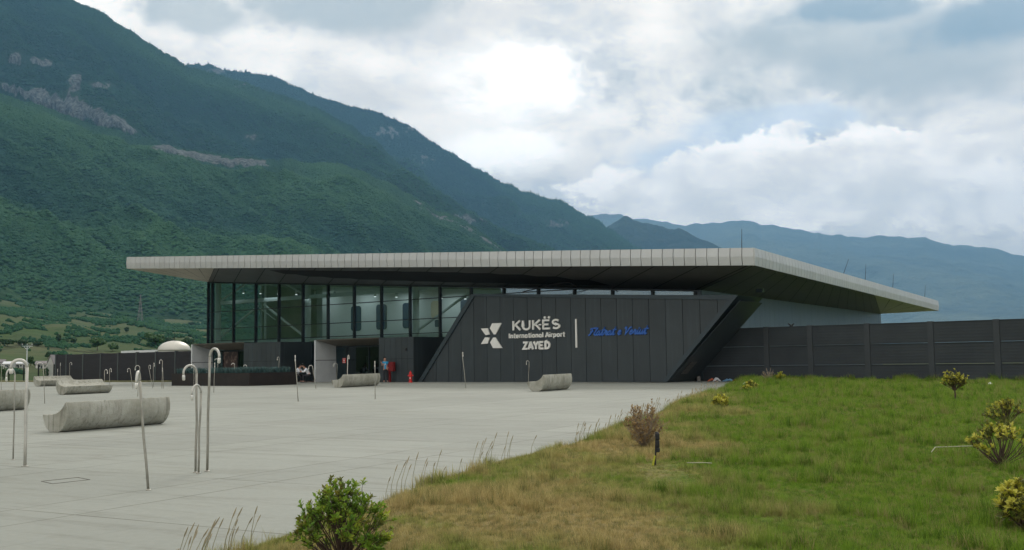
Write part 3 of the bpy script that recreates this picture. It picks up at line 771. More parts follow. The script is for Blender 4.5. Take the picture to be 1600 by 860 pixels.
# --- what is seen behind the glass
fl = MB(); fl.prism([fr(aC + .3, GW + .1, .01), fr(aK - .2, GW + .1, .01), fr(aK + 10, GW + 40, .01), fr(aC + 10, GW + 40, .01)], Z * -.05); fl.build('hall_floor', M['ifloor'], term)
IW = GW + 3.0
iA = hit(512, 500, IW)[0]; iB = hit(1090, 500, IW)[0]
iw = MB(); zz = lambda a: top_z(a) - .1
iw.prism([fr(iA, IW, 3.3), fr(iB, IW, 3.3), fr(iB, IW, zz(iB)), fr(iA, IW, zz(iA))], W * .2); iw.build('inner_wall', M['iwall'], term)
il = MB(); il.prism([fr(iA + 1, IW + 2.5, 0), fr(iB, IW + 2.5, 0), fr(iB, IW + 2.5, 3.2), fr(iA + 1, IW + 2.5, 3.2)], W * .2); il.build('inner_wall', M['idark'], term)
ie = MB(); a_e = hit(505, 500, IW)[0]; ie.box(fr(a_e, IW - .1, 0), U * (iA - a_e - .02), W * .4, Z * zz(iA)); ie.build('inner_wall', M['iwhite'], term)
bw = MB(); bw.prism([fr(aC + 2, GW + 11, 0), fr(iA, GW + 11, 0), fr(iA, GW + 11, zz(iA)), fr(aC + 2, GW + 11, zz(aC + 2))], W * .2); bw.build('inner_wall', M['idark'], term)
def rounded(mbx, px0, py0, px1, py1, w, th=.05, r=.25):
    a0, z1 = hit(px0, py0, w); a1, z0 = hit(px1, py1, w)
    pts = []
    for (ca, cz, s) in ((a1 - r, z1 - r, 0), (a0 + r, z1 - r, 90), (a0 + r, z0 + r, 180), (a1 - r, z0 + r, 270)):
        for q in range(5):
            t = math.radians(s + 22.5 * q); pts.append(fr(ca + r * math.cos(t), w, cz + r * math.sin(t)))
    mbx.prism(pts, W * -th)
for (x0, y0, x1, y1) in ((549, 479, 564.5, 517), (588.3, 476.3, 604.5, 515), (629.5, 474, 642, 513)):
    p = MB(); rounded(p, x0, y0, x1, y1, IW - .01); p.build('wall_panel', M['iblue'], term)
p = MB(); rounded(p, 674, 471, 690, 497, IW - .01); p.build('wall_panel', M['icream'], term)
p = MB(); rounded(p, 680, 500, 689, 511, IW - .01, r=.1); p.build('wall_panel', M['iblue'], term)
p = MB(); rounded(p, 720, 466, 742, 487, IW - .01, r=.1); p.build('wall_panel', M['iblue'], term)
CW = GW + .9
for px in (340.5, 481, 650):
    a = hit(px, 500, CW)[0]; q = MB(); q.lathe(fr(a, CW, 0), [(.26, 0), (.26, top_z(a) - .05)], 16); q.build('column', M['iwhite'], term, smooth=False)
def beam(p0, p1, w, th):
    a0, z0 = hit(*p0, w); a1, z1 = hit(*p1, w); q = MB(); q.bar(fr(a0, w, z0), fr(a1, w, z1), th, th); q.build('steel_beam', M['iwhite'], term)
BWp = GW + 1.0
zb1 = hit(436, 467.5, BWp)[1]; zb0 = hit(436, 533, BWp)[1]
for z, th in ((zb1, .30), (zb0, .24)):
    q = MB(); q.bar(fr(aC + .6, BWp, z), fr(hit(690, 500, BWp)[0], BWp, z), th, th); q.build('steel_beam', M['iwhite'], term)
for a_, b_ in (((341, 530), (404, 478)), ((412, 476), (473, 524)), ((341, 473), (384, 443.5)), ((446, 443.5), (474, 460)), ((655, 515), (737, 455)), ((441, 541), (465, 576)), ((405, 481), (430, 500)), ((414.5, 444), (414.5, 531))):
    beam(a_, b_, BWp + .1, .14 if a_[0] != 405 else .05)
r0 = random.Random(5)
for k in range(12):                                          # hanging lamps under the hall ceiling
    a = aC + 3 + k * 2.3; q = MB(); w_ = GW + 1.5
    q.tube([fr(a, w_, top_z(a)), fr(a, w_, top_z(a) - .55)], .015, 6); q.lathe(fr(a, w_, top_z(a) - .85), [(.09, 0), (.09, .3)], 10)
    lamp_o = q.build('ceiling_lamp', M['iwhite'], term)
    q = MB(); q.lathe(fr(a, w_, top_z(a) - .90), [(.085, 0), (.085, .04)], 10); q.build('bulb', M['lamp'], lamp_o)
    if k % 2 == 0:
        ld = bpy.data.lights.new('lamp_light', 'AREA'); ld.energy = 22; ld.size = 2.0; ld.color = (.92, .98, 1); lo_ = bpy.data.objects.new('lamp_light', ld); COL.objects.link(lo_)
        lo_.parent = term; lo_.location = fr(a, w_, top_z(a) - .95) - term.location; lo_.rotation_euler = (math.radians(20), 0, -TH)

# --- sign wall: a leaning block in front of the glazing
OUT = [hit(*q) for q in ((653.5, 597.3), (1042.5, 596.6), (1153.5, 461.6), (737, 459.7))]
INN = [hit(*q) for q in ((659.5, 597.2), (1034.5, 596.6), (1138.5, 468.6), (741.5, 463.4))]
OUT[0] = (OUT[0][0], 0); OUT[1] = (OUT[1][0], 0); INN[0] = (INN[0][0], 0); INN[1] = (INN[1][0], 0)
core = MB(); core.prism([fr(a, .10, z) for a, z in OUT], W * (GW - .16)); sign_wall = core.build('sign_wall', M['panel_frame'], term)
joints = [hit(700 + x / 4.444, 540)[0] for x in (175, 265, 360, 452, 550, 650, 750, 855, 957, 1065, 1175, 1285, 1400, 1510)]
pw = sum(joints[k + 1] - joints[k] for k in range(13)) / 13
ja = [joints[6] + pw * k for k in range(-12, 16)]
def clip(poly, a, keep_right):
    out = []
    for i in range(len(poly)):
        p, q = poly[i], poly[(i + 1) % len(poly)]
        ip = (p[0] >= a) == keep_right; iq = (q[0] >= a) == keep_right
        if ip: out.append(p)
        if ip != iq:
            t = (a - p[0]) / (q[0] - p[0]); out.append((a, p[1] + (q[1] - p[1]) * t))
    return out
pn = MB()
for k in range(len(ja) - 1):
    poly = clip(clip(INN, ja[k] + .014, True), ja[k + 1] - .014, False)
    if len(poly) >= 3: pn.prism([fr(a, .04, z) for a, z in poly], W * .058)
pn.build('cladding_panel', M['panel'], sign_wall)
fm = MB()
def band_prism(idx):
    i, j = idx
    fm.prism([fr(*((OUT[i][0]), -.06, OUT[i][1])), fr(OUT[j][0], -.06, OUT[j][1]), fr(INN[j][0], -.06, INN[j][1]), fr(INN[i][0], -.06, INN[i][1])], W * .159)
for idx in ((3, 0), (1, 2), (2, 3)): band_prism(idx)
fm.build('frame_border', M['panel_frame'], sign_wall)
ul = MB()                                                   # dark underside of the leaning end
s_ = [(fr(OUT[1][0] + .004, .14, .02)), fr(OUT[2][0] + .004, .14, OUT[2][1] - .3), fr(OUT[2][0] + .004, GW - .2, OUT[2][1] - .3), fr(OUT[1][0] + .004, GW - .2, .02)]
dn = (s_[1] - s_[0]).cross(W).normalized();  dn = dn if dn.dot(U) > 0 else -dn
ul.prism(s_, dn * .02); ul.build('underside_panel', M['panel'], sign_wall)
lv = MB()
for k in range(9):
    t = .10 + .018 * k; q0 = s_[0].lerp(s_[1], t) + W * .55; lv.box(q0 + dn * .03, W * .8, (s_[1] - s_[0]).normalized() * .06, dn * .03)
lv.build('louvre_grille', M['soffit_dark'], sign_wall)

# --- entrance portals
def portal(fx0, fx1, bx0, top_f, top_b, blockx1, block_top, doors, door_mat, yfoot, poster=None):
    a0 = hit(fx0, 570)[0]; a1 = hit(fx1, 570)[0]; a2 = hit(blockx1, 570)[0]
    zf = hit(fx0, top_f)[1]; D_ = 2.1; zb = hit(bx0, top_b, D_)[1]; zt = hit(fx1, block_top)[1]
    j = MB(); j.prism([fr(a0, 0, 0), fr(a0, D_, 0), fr(a0, D_, zb), fr(a0, 0, zf)], U * -.14)
    po = j.build('entrance_portal', M['jamb'], term)
    s = MB(); s.prism([fr(a0 + .002, .004, 1.62), fr(a0 + .002, D_, 1.62), fr(a0 + .002, D_, 1.66), fr(a0 + .002, .004, 1.66)], U * .004); s.build('panel_joint', M['groove'], po)
    n = 6; c_ = MB()
    for k in range(n):
        b0 = a0 + (a1 - a0) * k / n + .012; b1 = a0 + (a1 - a0) * (k + 1) / n - .012
        c_.prism([fr(b0, .01, zf), fr(b1, .01, zf), fr(b1, D_, zb), fr(b0, D_, zb)], Z * .03)
    c_.build('portal_soffit', M['portal_soffit'], po)
    r = MB(); r.prism([fr(a0 - .14, 0, zf + .035), fr(a0 - .14, D_ + 1.2, zf + .035), fr(a0 - .14, D_ + 1.2, zt), fr(a0 - .14, 0, zf + .05)], U * (a1 - a0 + .13)); r.build('portal_roof', M['panel_frame'], po)
    b = MB(); b.box(fr(a1 + .02, .03, 0), U * (a2 - a1 - .02), W * (GW - .2), Z * (zt - .03)); blk = b.build('panel_block', M['groove'], po)
    nb = max(4, int((a2 - a1) / .55)); q = MB()
    for k in range(nb):
        b0 = a1 + (a2 - a1) * k / nb + .008; b1 = a1 + (a2 - a1) * (k + 1) / nb - .008
        for z0, z1 in ((.02, 1.63), (1.65, zt)): q.box(fr(b0, 0, z0), U * (b1 - b0), W * .028, Z * (z1 - z0))
    q.box(fr(a2 + .002, .03, 0), U * .02, W * (GW - .2), Z * zt)
    q.build('cladding_panel', M['panel'], blk)
    # glazed doors at the back of the recess
    zd = zb - .02; xs = [hit(x, 575, D_)[0] for x in doors]
    for k in range(len(xs) - 1):
        g = MB(); g.face([fr(xs[k] + .03, D_ + .02, .05), fr(xs[k + 1] - .03, D_ + .02, .05), fr(xs[k + 1] - .03, D_ + .02, zd), fr(xs[k] + .03, D_ + .02, zd)]); g.build('door', door_mat, po)
    f = MB()
    for x in xs: f.box(fr(x - .05, D_ - .03, 0), U * .10, W * .1, Z * zd)
    f.box(fr(xs[0], D_ - .02, zd - .12), U * (xs[-1] - xs[0]), W * .08, Z * .12); f.box(fr(xs[0], D_ - .02, 0), U * (xs[-1] - xs[0]), W * .08, Z * .05)
    f.build('door_frame', M['mullion'], po)
    return po, a0, a1, a2, D_, zd, zt
P2 = portal(493, 592, 524.3, 532, 541.2, 646, 528.3, (524.3, 541.5, 576.5, 595), M['doorglass'], 597)
P1 = portal(300, 380.5, 327.5, 538.6, 548, 438, 536.3, (327.5, 348, 372, 386), M['doorglass'], 600)
m, nt = new_mat('poster_print'); co = nt.n('ShaderNodeTexCoord', out=3); nz = nt.noise(co, 2.6, 5, .7)
M['poster'] = finish(m, nt, bsdf(nt, ramp(nt, nz, [(.35, (.012, .008, .007)), (.52, (.05, .025, .018)), (.66, (.20, .15, .12))]), .5))
q = MB(); a0, z1 = hit(348.5, 549.5, 2.05); a1, z0 = hit(371.5, 578, 2.05); q.box(fr(a0 + .1, 2.04, .1), U * (a1 - a0 - .15), W * .03, Z * (z1 - .15)); q.build('door_poster', M['poster'], P1[0] and bpy.data.objects[P1[0].name])
for P_ in (P1, P2):
    q = MB(); q.box(fr(P_[1] + .1, GW - .2, 0), U * (P_[2] - P_[1] - .2), W * .12, Z * (P_[6] - .3)); q.box(fr(P_[1] + 1.6, GW - .5, 0), U * .8, W * .25, Z * 1.9); q.build('door_dark_backing', M['groove'], P_[0])  # black wall added close behind the doors to make their inside look dark
q = MB(); a, z = hit(635, 546.5, 0); q.lathe(fr(a, -.02, z - .1), [(.05, 0), (.09, .03), (.09, .16), (.05, .2)], 12); q.box(fr(a - .03, -.04, z - .05), U * .06, W * .1, Z * .1); q.build('wall_lamp', M['black'], term)
# glass screen, door posts and lobby pieces between entrance and sign wall
q = MB(); a = hit(656, 575, GW + .3)[0]; q.box(fr(a, GW + .3, 0), U * .28, W * .1, Z * 3.3); q.build('door_post', M['iwhite'], term)
q = MB(); a = hit(668, 590, GW + 1.4)[0]; q.box(fr(a - 1.1, GW + 1.4, 0), U * 2.6, W * .6, Z * 1.05); q.box(fr(a - .6, GW + 1.5, 1.05), U * .7, W * .1, Z * .4); q.build('reception_counter', M['icream'], term)

# --- lightning rods on the roof
def on_roof(px, py, s):
    q = slabT[1].lerp(slabT[2], s); return q
for (px, ptop, pbase, tipx) in ((1159, 358, 387, 1159), (1318, 405, 428, 1326), (1352, 413.5, 436, 1353), (1395, 428, 449, 1396), (1445, 446, 461, 1446)):
    n_ = (slabT[1] - slabT[0]).cross(slabT[3] - slabT[0]).normalized()
    inner = U * -.9 if px > 1200 else W * 1.0
    p = on_plane(px, pbase, Rp + inner, nV if px > 1200 else W)
    e = on_plane(tipx, ptop, vz(p, 0), Vector((0, 1, 0)))
    q = MB(); q.tube([p - (e - p).normalized() * .35, e], [.022, .010], 6); q.build('lightning_rod', M['black'], roof_o)
# floodlight at the top end of the sign wall
q = MB(); p = fr(OUT[2][0] - .2, GW - .5, OUT[2][1] + .0)
q.bar(p, p + Z * .32, .05, .05); q.box(p + Vector((-.1, -.2, .28)), U * .42, W * .22, Vector((0, -.12, .2))); q.build('floodlight', M['panel_frame'], term)
q = MB(); q.tube([fr(OUT[3][0] + 3.6, .9, OUT[3][1]), fr(OUT[3][0] + 6.4, 1.1, OUT[3][1] + .42), fr(OUT[3][0] + 7.2, 1.1, OUT[3][1] + .44), fr(OUT[3][0] + 7.9, 1.1, OUT[3][1])], .035, 6); q.build('cable', M['black'], term)

# ================================================================= lettering on the sign wall
sign = thing('airport_sign', 'raised white airport name lettering and emblem on the dark wall, with a blue script greeting', 'sign', fr(hit(840, 530)[0], .03, hit(840, 530)[1]))
EMB = dict(a=[(415, 236), (277, 240), (243, 312), (300, 403), (326, 403)], b=[(112, 318), (210, 311), (238, 404), (180, 413)], c=[(112, 545), (172, 445), (238, 449), (210, 537)], d=[(324, 447), (290, 450), (247, 521), (290, 604), (422, 604)])
for k, pts in EMB.items():
    q = MB(); q.prism([fr(*((lambda h: (h[0], -.04, h[1]))(hit(740 + x / 9.41, 480 + y / 9.41)))) for x, y in pts], W * .078); q.build('emblem_blade', M['white_paint'], sign)
q = MB(); a0, z1 = hit(899.5, 498.8); _, z0 = hit(901, 543.5); q.box(fr(a0 - .02, -.05, z0), U * .10, W * .085, Z * (z1 - z0)); q.build('divider_bar', M['white_paint'], sign)

def stroke_letters(name, mat, strokes, wd, dep, parent, base_a, base_z, sa, sz, shear=0.0, join=True):
    """letters as flat ribbons of constant width: strokes are polylines in letter units"""
    mbx = MB(); 
    for st in strokes:
        P = [Vector((base_a + (x + shear * y) * sa, base_z + y * sz, 0)) for x, y in st]
        closed = (P[0] - P[-1]).length < 1e-6
        if closed: P = P[:-1]
        n_ = len(P); Lf = []; Rt = []
        for i in range(n_):
            if closed: d0 = (P[i] - P[i - 1]).normalized(); d1 = (P[(i + 1) % n_] - P[i]).normalized()
            else:
                d0 = (P[i] - P[i - 1]).normalized() if i > 0 else (P[1] - P[0]).normalized()
                d1 = (P[i + 1] - P[i]).normalized() if i < n_ - 1 else (P[-1] - P[-2]).normalized()
            t = (d0 + d1).normalized(); k = 1 / max(.5, t.dot(d1)); nn = Vector((-t.y, t.x, 0)) * wd / 2 * k
            Lf.append(P[i] + nn); Rt.append(P[i] - nn)
        rng_ = range(n_) if closed else range(n_ - 1)
        f3 = lambda q, w: fr(q.x, w, q.y)
        for i in rng_:
            j = (i + 1) % n_
            A_, B2, C2, D2 = Lf[i], Lf[j], Rt[j], Rt[i]
            mbx.face([f3(A_, -dep), f3(B2, -dep), f3(C2, -dep), f3(D2, -dep)])
            mbx.face([f3(A_, -dep), f3(A_, .035), f3(B2, .035), f3(B2, -dep)]); mbx.face([f3(D2, -dep), f3(C2, -dep), f3(C2, .035), f3(D2, .035)])
        if not closed:
            for i, s in ((0, 1), (-1, -1)): mbx.face([f3(Lf[i], -dep), f3(Rt[i], -dep), f3(Rt[i], .035), f3(Lf[i], .035)])
    return mbx.build(name, mat, parent)
def arc(cx, cy, rx, ry, a0, a1, n=12): return [(cx + rx * math.cos(math.radians(a0 + (a1 - a0) * k / n)), cy + ry * math.sin(math.radians(a0 + (a1 - a0) * k / n))) for k in range(n + 1)]
# glyphs on a unit cap height, (strokes, advance)
G_ = {
 'K': ([[(.08, 0), (.08, 1)], [(.74, 1), (.16, .46)], [(.30, .58), (.78, 0)]], .92),
 'U': ([[(.08, 1), (.08, .36)] + arc(.42, .36, .34, .31, 180, 360) + [(.76, 1)]], .96),
 'E': ([[(.10, 0), (.10, 1)], [(.06, .93), (.70, .93)], [(.06, .07), (.74, .07)], [(.04, .5), (.60, .5)]], .88),
 'S': ([arc(.40, .72, .30, .215, 35, 270, 12) + arc(.40, .285, .33, .22, 90, -145, 12)], .84),
 'I': ([[(.10, 0), (.10, 1)]], .27),
 'Z': ([[(.04, .92), (.66, .92), (.06, .08), (.70, .08)]], .80),
 'A': ([[(.02, 0), (.38, 1)], [(.38, 1), (.74, 0)], [(.16, .28), (.60, .28)]], .80),
 'Y': ([[(.02, 1), (.36, .45), (.36, 0)], [(.36, .45), (.70, 1)]], .76),
 'D': ([[(.10, .08), (.10, .92), (.34, .92)] + arc(.34, .5, .38, .42, 90, -90, 12) + [(.10, .08)]], .84),
 'n': ([[(.08, 0), (.08, .70)], [(.08, .40)] + arc(.30, .40, .21, .25, 180, 0, 8) + [(.51, 0)]], .66),
 't': ([[(.20, .95), (.20, .18)] + arc(.31, .16, .11, .11, 180, 290, 5), [(.03, .66), (.40, .66)]], .46),
 'e': ([[(.08, .36), (.54, .36)] + arc(.31, .34, .24, .30, 5, 320, 14)], .66),
 'r': ([[(.08, 0), (.08, .70)], [(.08, .40)] + arc(.30, .38, .21, .27, 170, 80, 5)], .44),
 'a': ([arc(.29, .33, .22, .28, 0, 360, 14), [(.52, .66), (.52, 0)]], .68),
 'i': ([[(.08, 0), (.08, .68)], [(.08, .86), (.08, .98)]], .24),
 'o': ([arc(.31, .34, .25, .29, 0, 360, 14)], .68),
 'l': ([[(.08, 0), (.08, 1.02)]], .24),
 'p': ([[(.08, -.26), (.08, .68)], arc(.32, .34, .23, .28, 0, 360, 14)], .68),
 ' ': ([], .28),
}
def write(name, text, mat, px0, px1, ybase0, ytop0, wd, track=0.0, dep=.05):
    """set text between photo columns px0..px1 on the sign plane"""
    a0, z0 = hit(px0, ybase0); a1, _ = hit(px1, ybase0); zt_ = hit(px0, ytop0)[1]; hh = zt_ - z0
    tot = sum(G_[ch][1] + track for ch in text) - track - .12
    sa = (a1 - a0) / tot; x = 0.0
    for ch in text:
        st, adv = G_[ch]
        if st: stroke_letters('letter', mat, st, wd, dep + .002, sign, a0 + x * sa, z0, sa, hh)
        x += adv + track
    return a0, z0, sa, hh
zoom = lambda x, y: (740 + x / 9.41, 480 + y / 9.41)
a0, z0, sa, hh = write('name', 'KUKES', M['white_paint'], 801.3, 874.3, 516.6, 502.0, .118, .05)
for dx in (3.22, 3.62):                                     # the dots over the E
    q = MB(); cx = a0 + dx * sa; cz = z0 + hh * 1.22; q.prism([fr(cx + .085 * math.cos(k * .5236), -.05, cz + .085 * math.sin(k * .5236)) for k in range(12)], W * .085); q.build('letter_dot', M['white_paint'], sign)
q = MB(); q.box(fr(a0 + 2.62 * sa, -.048, z0 + hh * .43), U * .24 * sa, W * .08, Z * hh * .13); q.build('letter_bar', M['white_paint'], sign)
write('subtitle', 'International Airport', M['white_paint'], 795.6, 882.5, 528.9, 521.6, .068, .06)
write('second_name', 'ZAYED', M['white_paint'], 817.6, 858.8, 546.3, 534.6, .128, .07)
# blue script greeting, drawn as slanted brush strokes
S_ = {
 'F': ([[(.02, .80), (.20, .95), (.72, .98)], [(.36, .94), (.28, .40), (.10, .02), (-.06, .06)], [(.10, .52), (.52, .55)]], .66),
 'l': ([[(.0, .10), (.16, .5), (.28, .95), (.20, 1.0), (.14, .6), (.12, .12), (.22, .0), (.34, .12)]], .34),
 'a': ([[(.40, .48), (.24, .56), (.08, .36), (.08, .08), (.22, .0), (.38, .20), (.42, .54), (.40, .12), (.50, .0), (.62, .14)]], .58),
 't': ([[(.0, .12), (.16, .5), (.26, .98), (.18, .20), (.24, .0), (.40, .14)], [(.02, .66), (.50, .72)]], .40),
 'r': ([[(.0, .12), (.16, .48), (.20, .60), (.34, .50), (.30, .12), (.38, .0), (.50, .14)]], .46),
 'e': ([[(.0, .14), (.20, .26), (.36, .44), (.26, .58), (.10, .40), (.10, .10), (.24, .0), (.46, .16)]], .46),
 'V': ([[(.0, .78), (.12, .96), (.22, .80), (.26, .02), (.40, .30), (.62, .86), (.80, .98)]], .70),
 'i': ([[(.0, .12), (.14, .54), (.12, .12), (.20, .0), (.34, .14)], [(.20, .76), (.23, .86)]], .32),
 'u': ([[(.0, .14), (.12, .54), (.10, .14), (.20, .0), (.36, .18), (.44, .54), (.40, .12), (.48, .0), (.60, .14)]], .56),
 ' ': ([], .34)}
txt = 'Flatrat e Veriut'; a0, z0 = hit(920, 524.6); a1 = hit(1010, 521.8)[0]; hh = hit(920, 513.2)[1] - z0
tot = sum(S_[ch][1] for ch in txt); sa = (a1 - a0) / tot; x = 0
for k, ch in enumerate(txt):
    st, adv = S_[ch]
    if st: stroke_letters('script_letter', M['blue_paint'], st, .075, .05 + .001 * (k % 3), sign, a0 + x * sa, z0 + .0 * x, sa, hh, shear=.30)
    x += adv
# ================================================================= boundary walls
def wall_line(name, label, cat, w, pxs, topz, base_z, post_mat, panel_mat, post_w, rows, thick=.22, z_up=0.0, post_out=.035):
    xs = [hit(px, 560, w)[0] for px in pxs]
    t = thing(name, label, cat, fr(xs[0], w, 0))
    for k in range(len(xs) - 1):
        for r in range(rows):
            z0 = base_z + (topz - base_z) * r / rows; z1 = base_z + (topz - base_z) * (r + 1) / rows
            b = MB(); b.box(fr(xs[k] + post_w / 2 + .01, w, z0 + .02), U * (xs[k + 1] - xs[k] - post_w - .02), W * thick, Z * (z1 - z0 - .045))
            if rows > 1: b.box(fr(xs[k] + post_w / 2 + .01, w - .035, z1 - .025), U * (xs[k + 1] - xs[k] - post_w - .02), W * .07, Z * .03)
            b.build('wall_panel', panel_mat, t)
    for k, a in enumerate(xs):
        b = MB(); b.box(fr(a - post_w / 2, w - post_out, base_z), U * post_w, W * (thick + 2 * post_out), Z * (topz - base_z + .03)); b.build('post', post_mat, t)
    return t
m, nt = new_mat('ribbed_dark_wall'); co = nt.n('ShaderNodeTexCoord', out=3)
zc = nt.n('ShaderNodeSeparateXYZ', out=2, i={0: co})
rb = nt.m('SINE', nt.m('MULTIPLY', zc, 6.2832 / .16)); nz = nt.noise(co, .7, 5, .6)
nrm = nt.n('ShaderNodeBump', i={'Height': rb, 'Strength': .08, 'Distance': .02})
M['ribwall'] = finish(m, nt, bsdf(nt, ramp(nt, nz, [(.3, (.023, .029, .034)), (.7, (.034, .041, .046))]), .6, 0, nrm, .35))
M['wallpost'] = pmat('dark_wall_post', (.021, .027, .032), (.029, .036, .042), 2, .5)
aw = [1092, 1198, 1266.5, 1356, 1455.5, 1559]
xs = [hit(px, 560, GW)[0] for px in aw]; stepw = xs[-1] - xs[-2]
t_top = hit(1400, 505.0, GW)[1]
def px_of(a, w):
    p = fr(a, w, 1.2) - CAMP; return 800 + FPX * p.x / p.y
more = [px_of(xs[-1] + stepw * k, GW) for k in (1, 2, 3)]
wall_line('boundary_wall', 'long dark grey wall of three stacked panel rows behind the lawn', 'wall', GW, aw + more, t_top, -.25, M['wallpost'], M['ribwall'], .30, 3)
# dark forked bracket on the wall top
q = MB(); p = fr(hit(1234.5, 510, GW)[0], GW + .1, t_top - .02)
q.tube([p, p + Vector((-.04, 0, .12)), p + Vector((-.16, 0, .20))], [.05, .045, .03], 6); q.tube([p + Vector((.06, 0, 0)), p + Vector((.09, 0, .12)), p + Vector((.2, 0, .19))], [.05, .045, .03], 6)
o = q.build('bird', M['black'], base=p); tag(o, 'small dark bird with raised wings perched on top of the dark grey wall', 'bird')

pl = ground(200, 596.2); pl = fr(0, (Vector((pl.x * 100 / pl.y, 100, 0)) - P0).dot(W), 0); LW = (pl - P0).dot(W)
M['darkslat'] = pmat('black_brown_slat_wall', (.011, .011, .014), (.019, .018, .023), .8, .6, .1, .3, 9, stretch=(1, 1, 6))
M['palepost'] = pmat('grey_wall_post', (.05, .065, .065), (.07, .085, .085), 2, .5)
wall_line('perimeter_wall', 'low black brown wall with thin grey posts at the far left edge of the plaza', 'wall', LW, [87, 103.5, 129.6, 157, 184.5, 213, 243, 273.7, 306], hit(200, 551.2, LW)[1], -.1, M['palepost'], M['darkslat'], .16, 1, post_out=.03)
# strip of rough grass at its foot
M['verge'] = pmat('verge_grass', (.06, .085, .02), (.16, .14, .05), .8, .95, world_pos=True)
q = MB(); aL0 = hit(-60, 560, LW)[0]; aR0 = hit(300, 560, LW)[0]
q.prism([fr(aL0 - 30, LW - 2.4, .02), fr(aR0, LW - 2.4, .02), fr(aR0, LW + 1, .05), fr(aL0 - 30, LW + 1, .05)], Z * .05); tag(q.build('verge', M['verge']), kind='structure')

# mesh fence beyond
ft = thing('mesh_fence', 'green wire mesh fence with dark posts left of the black brown wall', 'fence', fr(hit(0, 560, LW)[0], LW, 0))
fx = [-40, -10, 14, 37, 60, 84]; fa = [hit(x, 560, LW)[0] for x in fx]; fz = hit(37, 570.5, LW)[1]
for a in fa:
    b = MB(); b.box(fr(a - .05, LW, 0), U * .1, W * .1, Z * fz); b.build('post', M['black'], ft)
M['wire'] = pmat('green_wire', (.015, .05, .025), (.02, .06, .03), 3, .5)
b = MB()
for k in range(14): b.box(fr(fa[0], LW + .03, .05 + (fz - .1) * k / 13), U * (fa[-1] - fa[0]), W * .006, Z * .012)
n = int((fa[-1] - fa[0]) / .22)
for k in range(n): b.box(fr(fa[0] + (fa[-1] - fa[0]) * k / n, LW + .04, .03), U * .008, W * .006, Z * (fz - .06))
b.build('wire_panel', M['wire'], ft)

# ================================================================= planter with ornamental grass
pc = ground(389.6, 603.4); pc.z = 0
pa0 = (pc - P0).dot(U); pw0 = (pc - P0).dot(W)
plf = ground(268.3, 603.6); wid = pa0 - hit(268.3, 590, pw0)[0]; hh_ = hit(389.6, 583.0, pw0)[1]; dep_ = 4.0
pt = thing('planter', 'long black brown metal planter box filled with blue green grass in front of the glazing', 'planter', fr(pa0 - wid / 2, pw0 + dep_ / 2, 0))
b = MB()
for (o_, ax, ay) in ((fr(pa0 - wid, pw0, 0), U * wid, W * .06), (fr(pa0 - .06, pw0 + .06, 0), U * .06, W * (dep_ - .06)), (fr(pa0 - wid, pw0 + .06, 0), U * .06, W * (dep_ - .06)), (fr(pa0 - wid + .06, pw0 + dep_ - .06, 0), U * (wid - .12), W * .06)): b.box(o_, ax, ay, Z * hh_)
b.build('box', M['planter'], pt)
M['soil'] = pmat('planter_soil', (.03, .022, .015), (.05, .035, .025), 4, .95)
b = MB(); b.box(fr(pa0 - wid + .06, pw0 + .06, .1), U * (wid - .12), W * (dep_ - .12), Z * (hh_ - .16)); b.build('soil', M['soil'], pt)
M['bluegrass'] = pmat('blue_green_grass', (.030, .075, .075), (.075, .15, .14), 1.2, .7)
rnd = random.Random(12); b = MB()
for k in range(330):
    if rnd.random() < .55: cx, cy = rnd.uniform(.1, wid - .1), rnd.uniform(.12, 1.2)
    else: cx, cy = (rnd.uniform(wid - 1.2, wid - .1) if rnd.random() < .6 else rnd.uniform(.1, wid - .1)), rnd.uniform(.1, dep_ - .2)
    c0 = fr(pa0 - wid + cx, pw0 + cy, hh_ - .08)
    for j in range(16):
        an = rnd.uniform(0, 6.28); ln = rnd.uniform(.3, .62); le = rnd.uniform(.08, .38)
        d = Vector((math.cos(an), math.sin(an), 0)); sd_ = Vector((-d.y, d.x, 0)) * .012
        p1 = c0 + d * le * .4 + Z * ln * .65; p2 = c0 + d * le + Z * ln * (.95 - le * .7)
        b.face([c0 - sd_, c0 + sd_, p1 + sd_ * .8, p1 - sd_ * .8]); b.face([p1 - sd_ * .8, p1 + sd_ * .8, p2])
tag(b.build('grass_plants', M['bluegrass'], pt), kind='stuff')

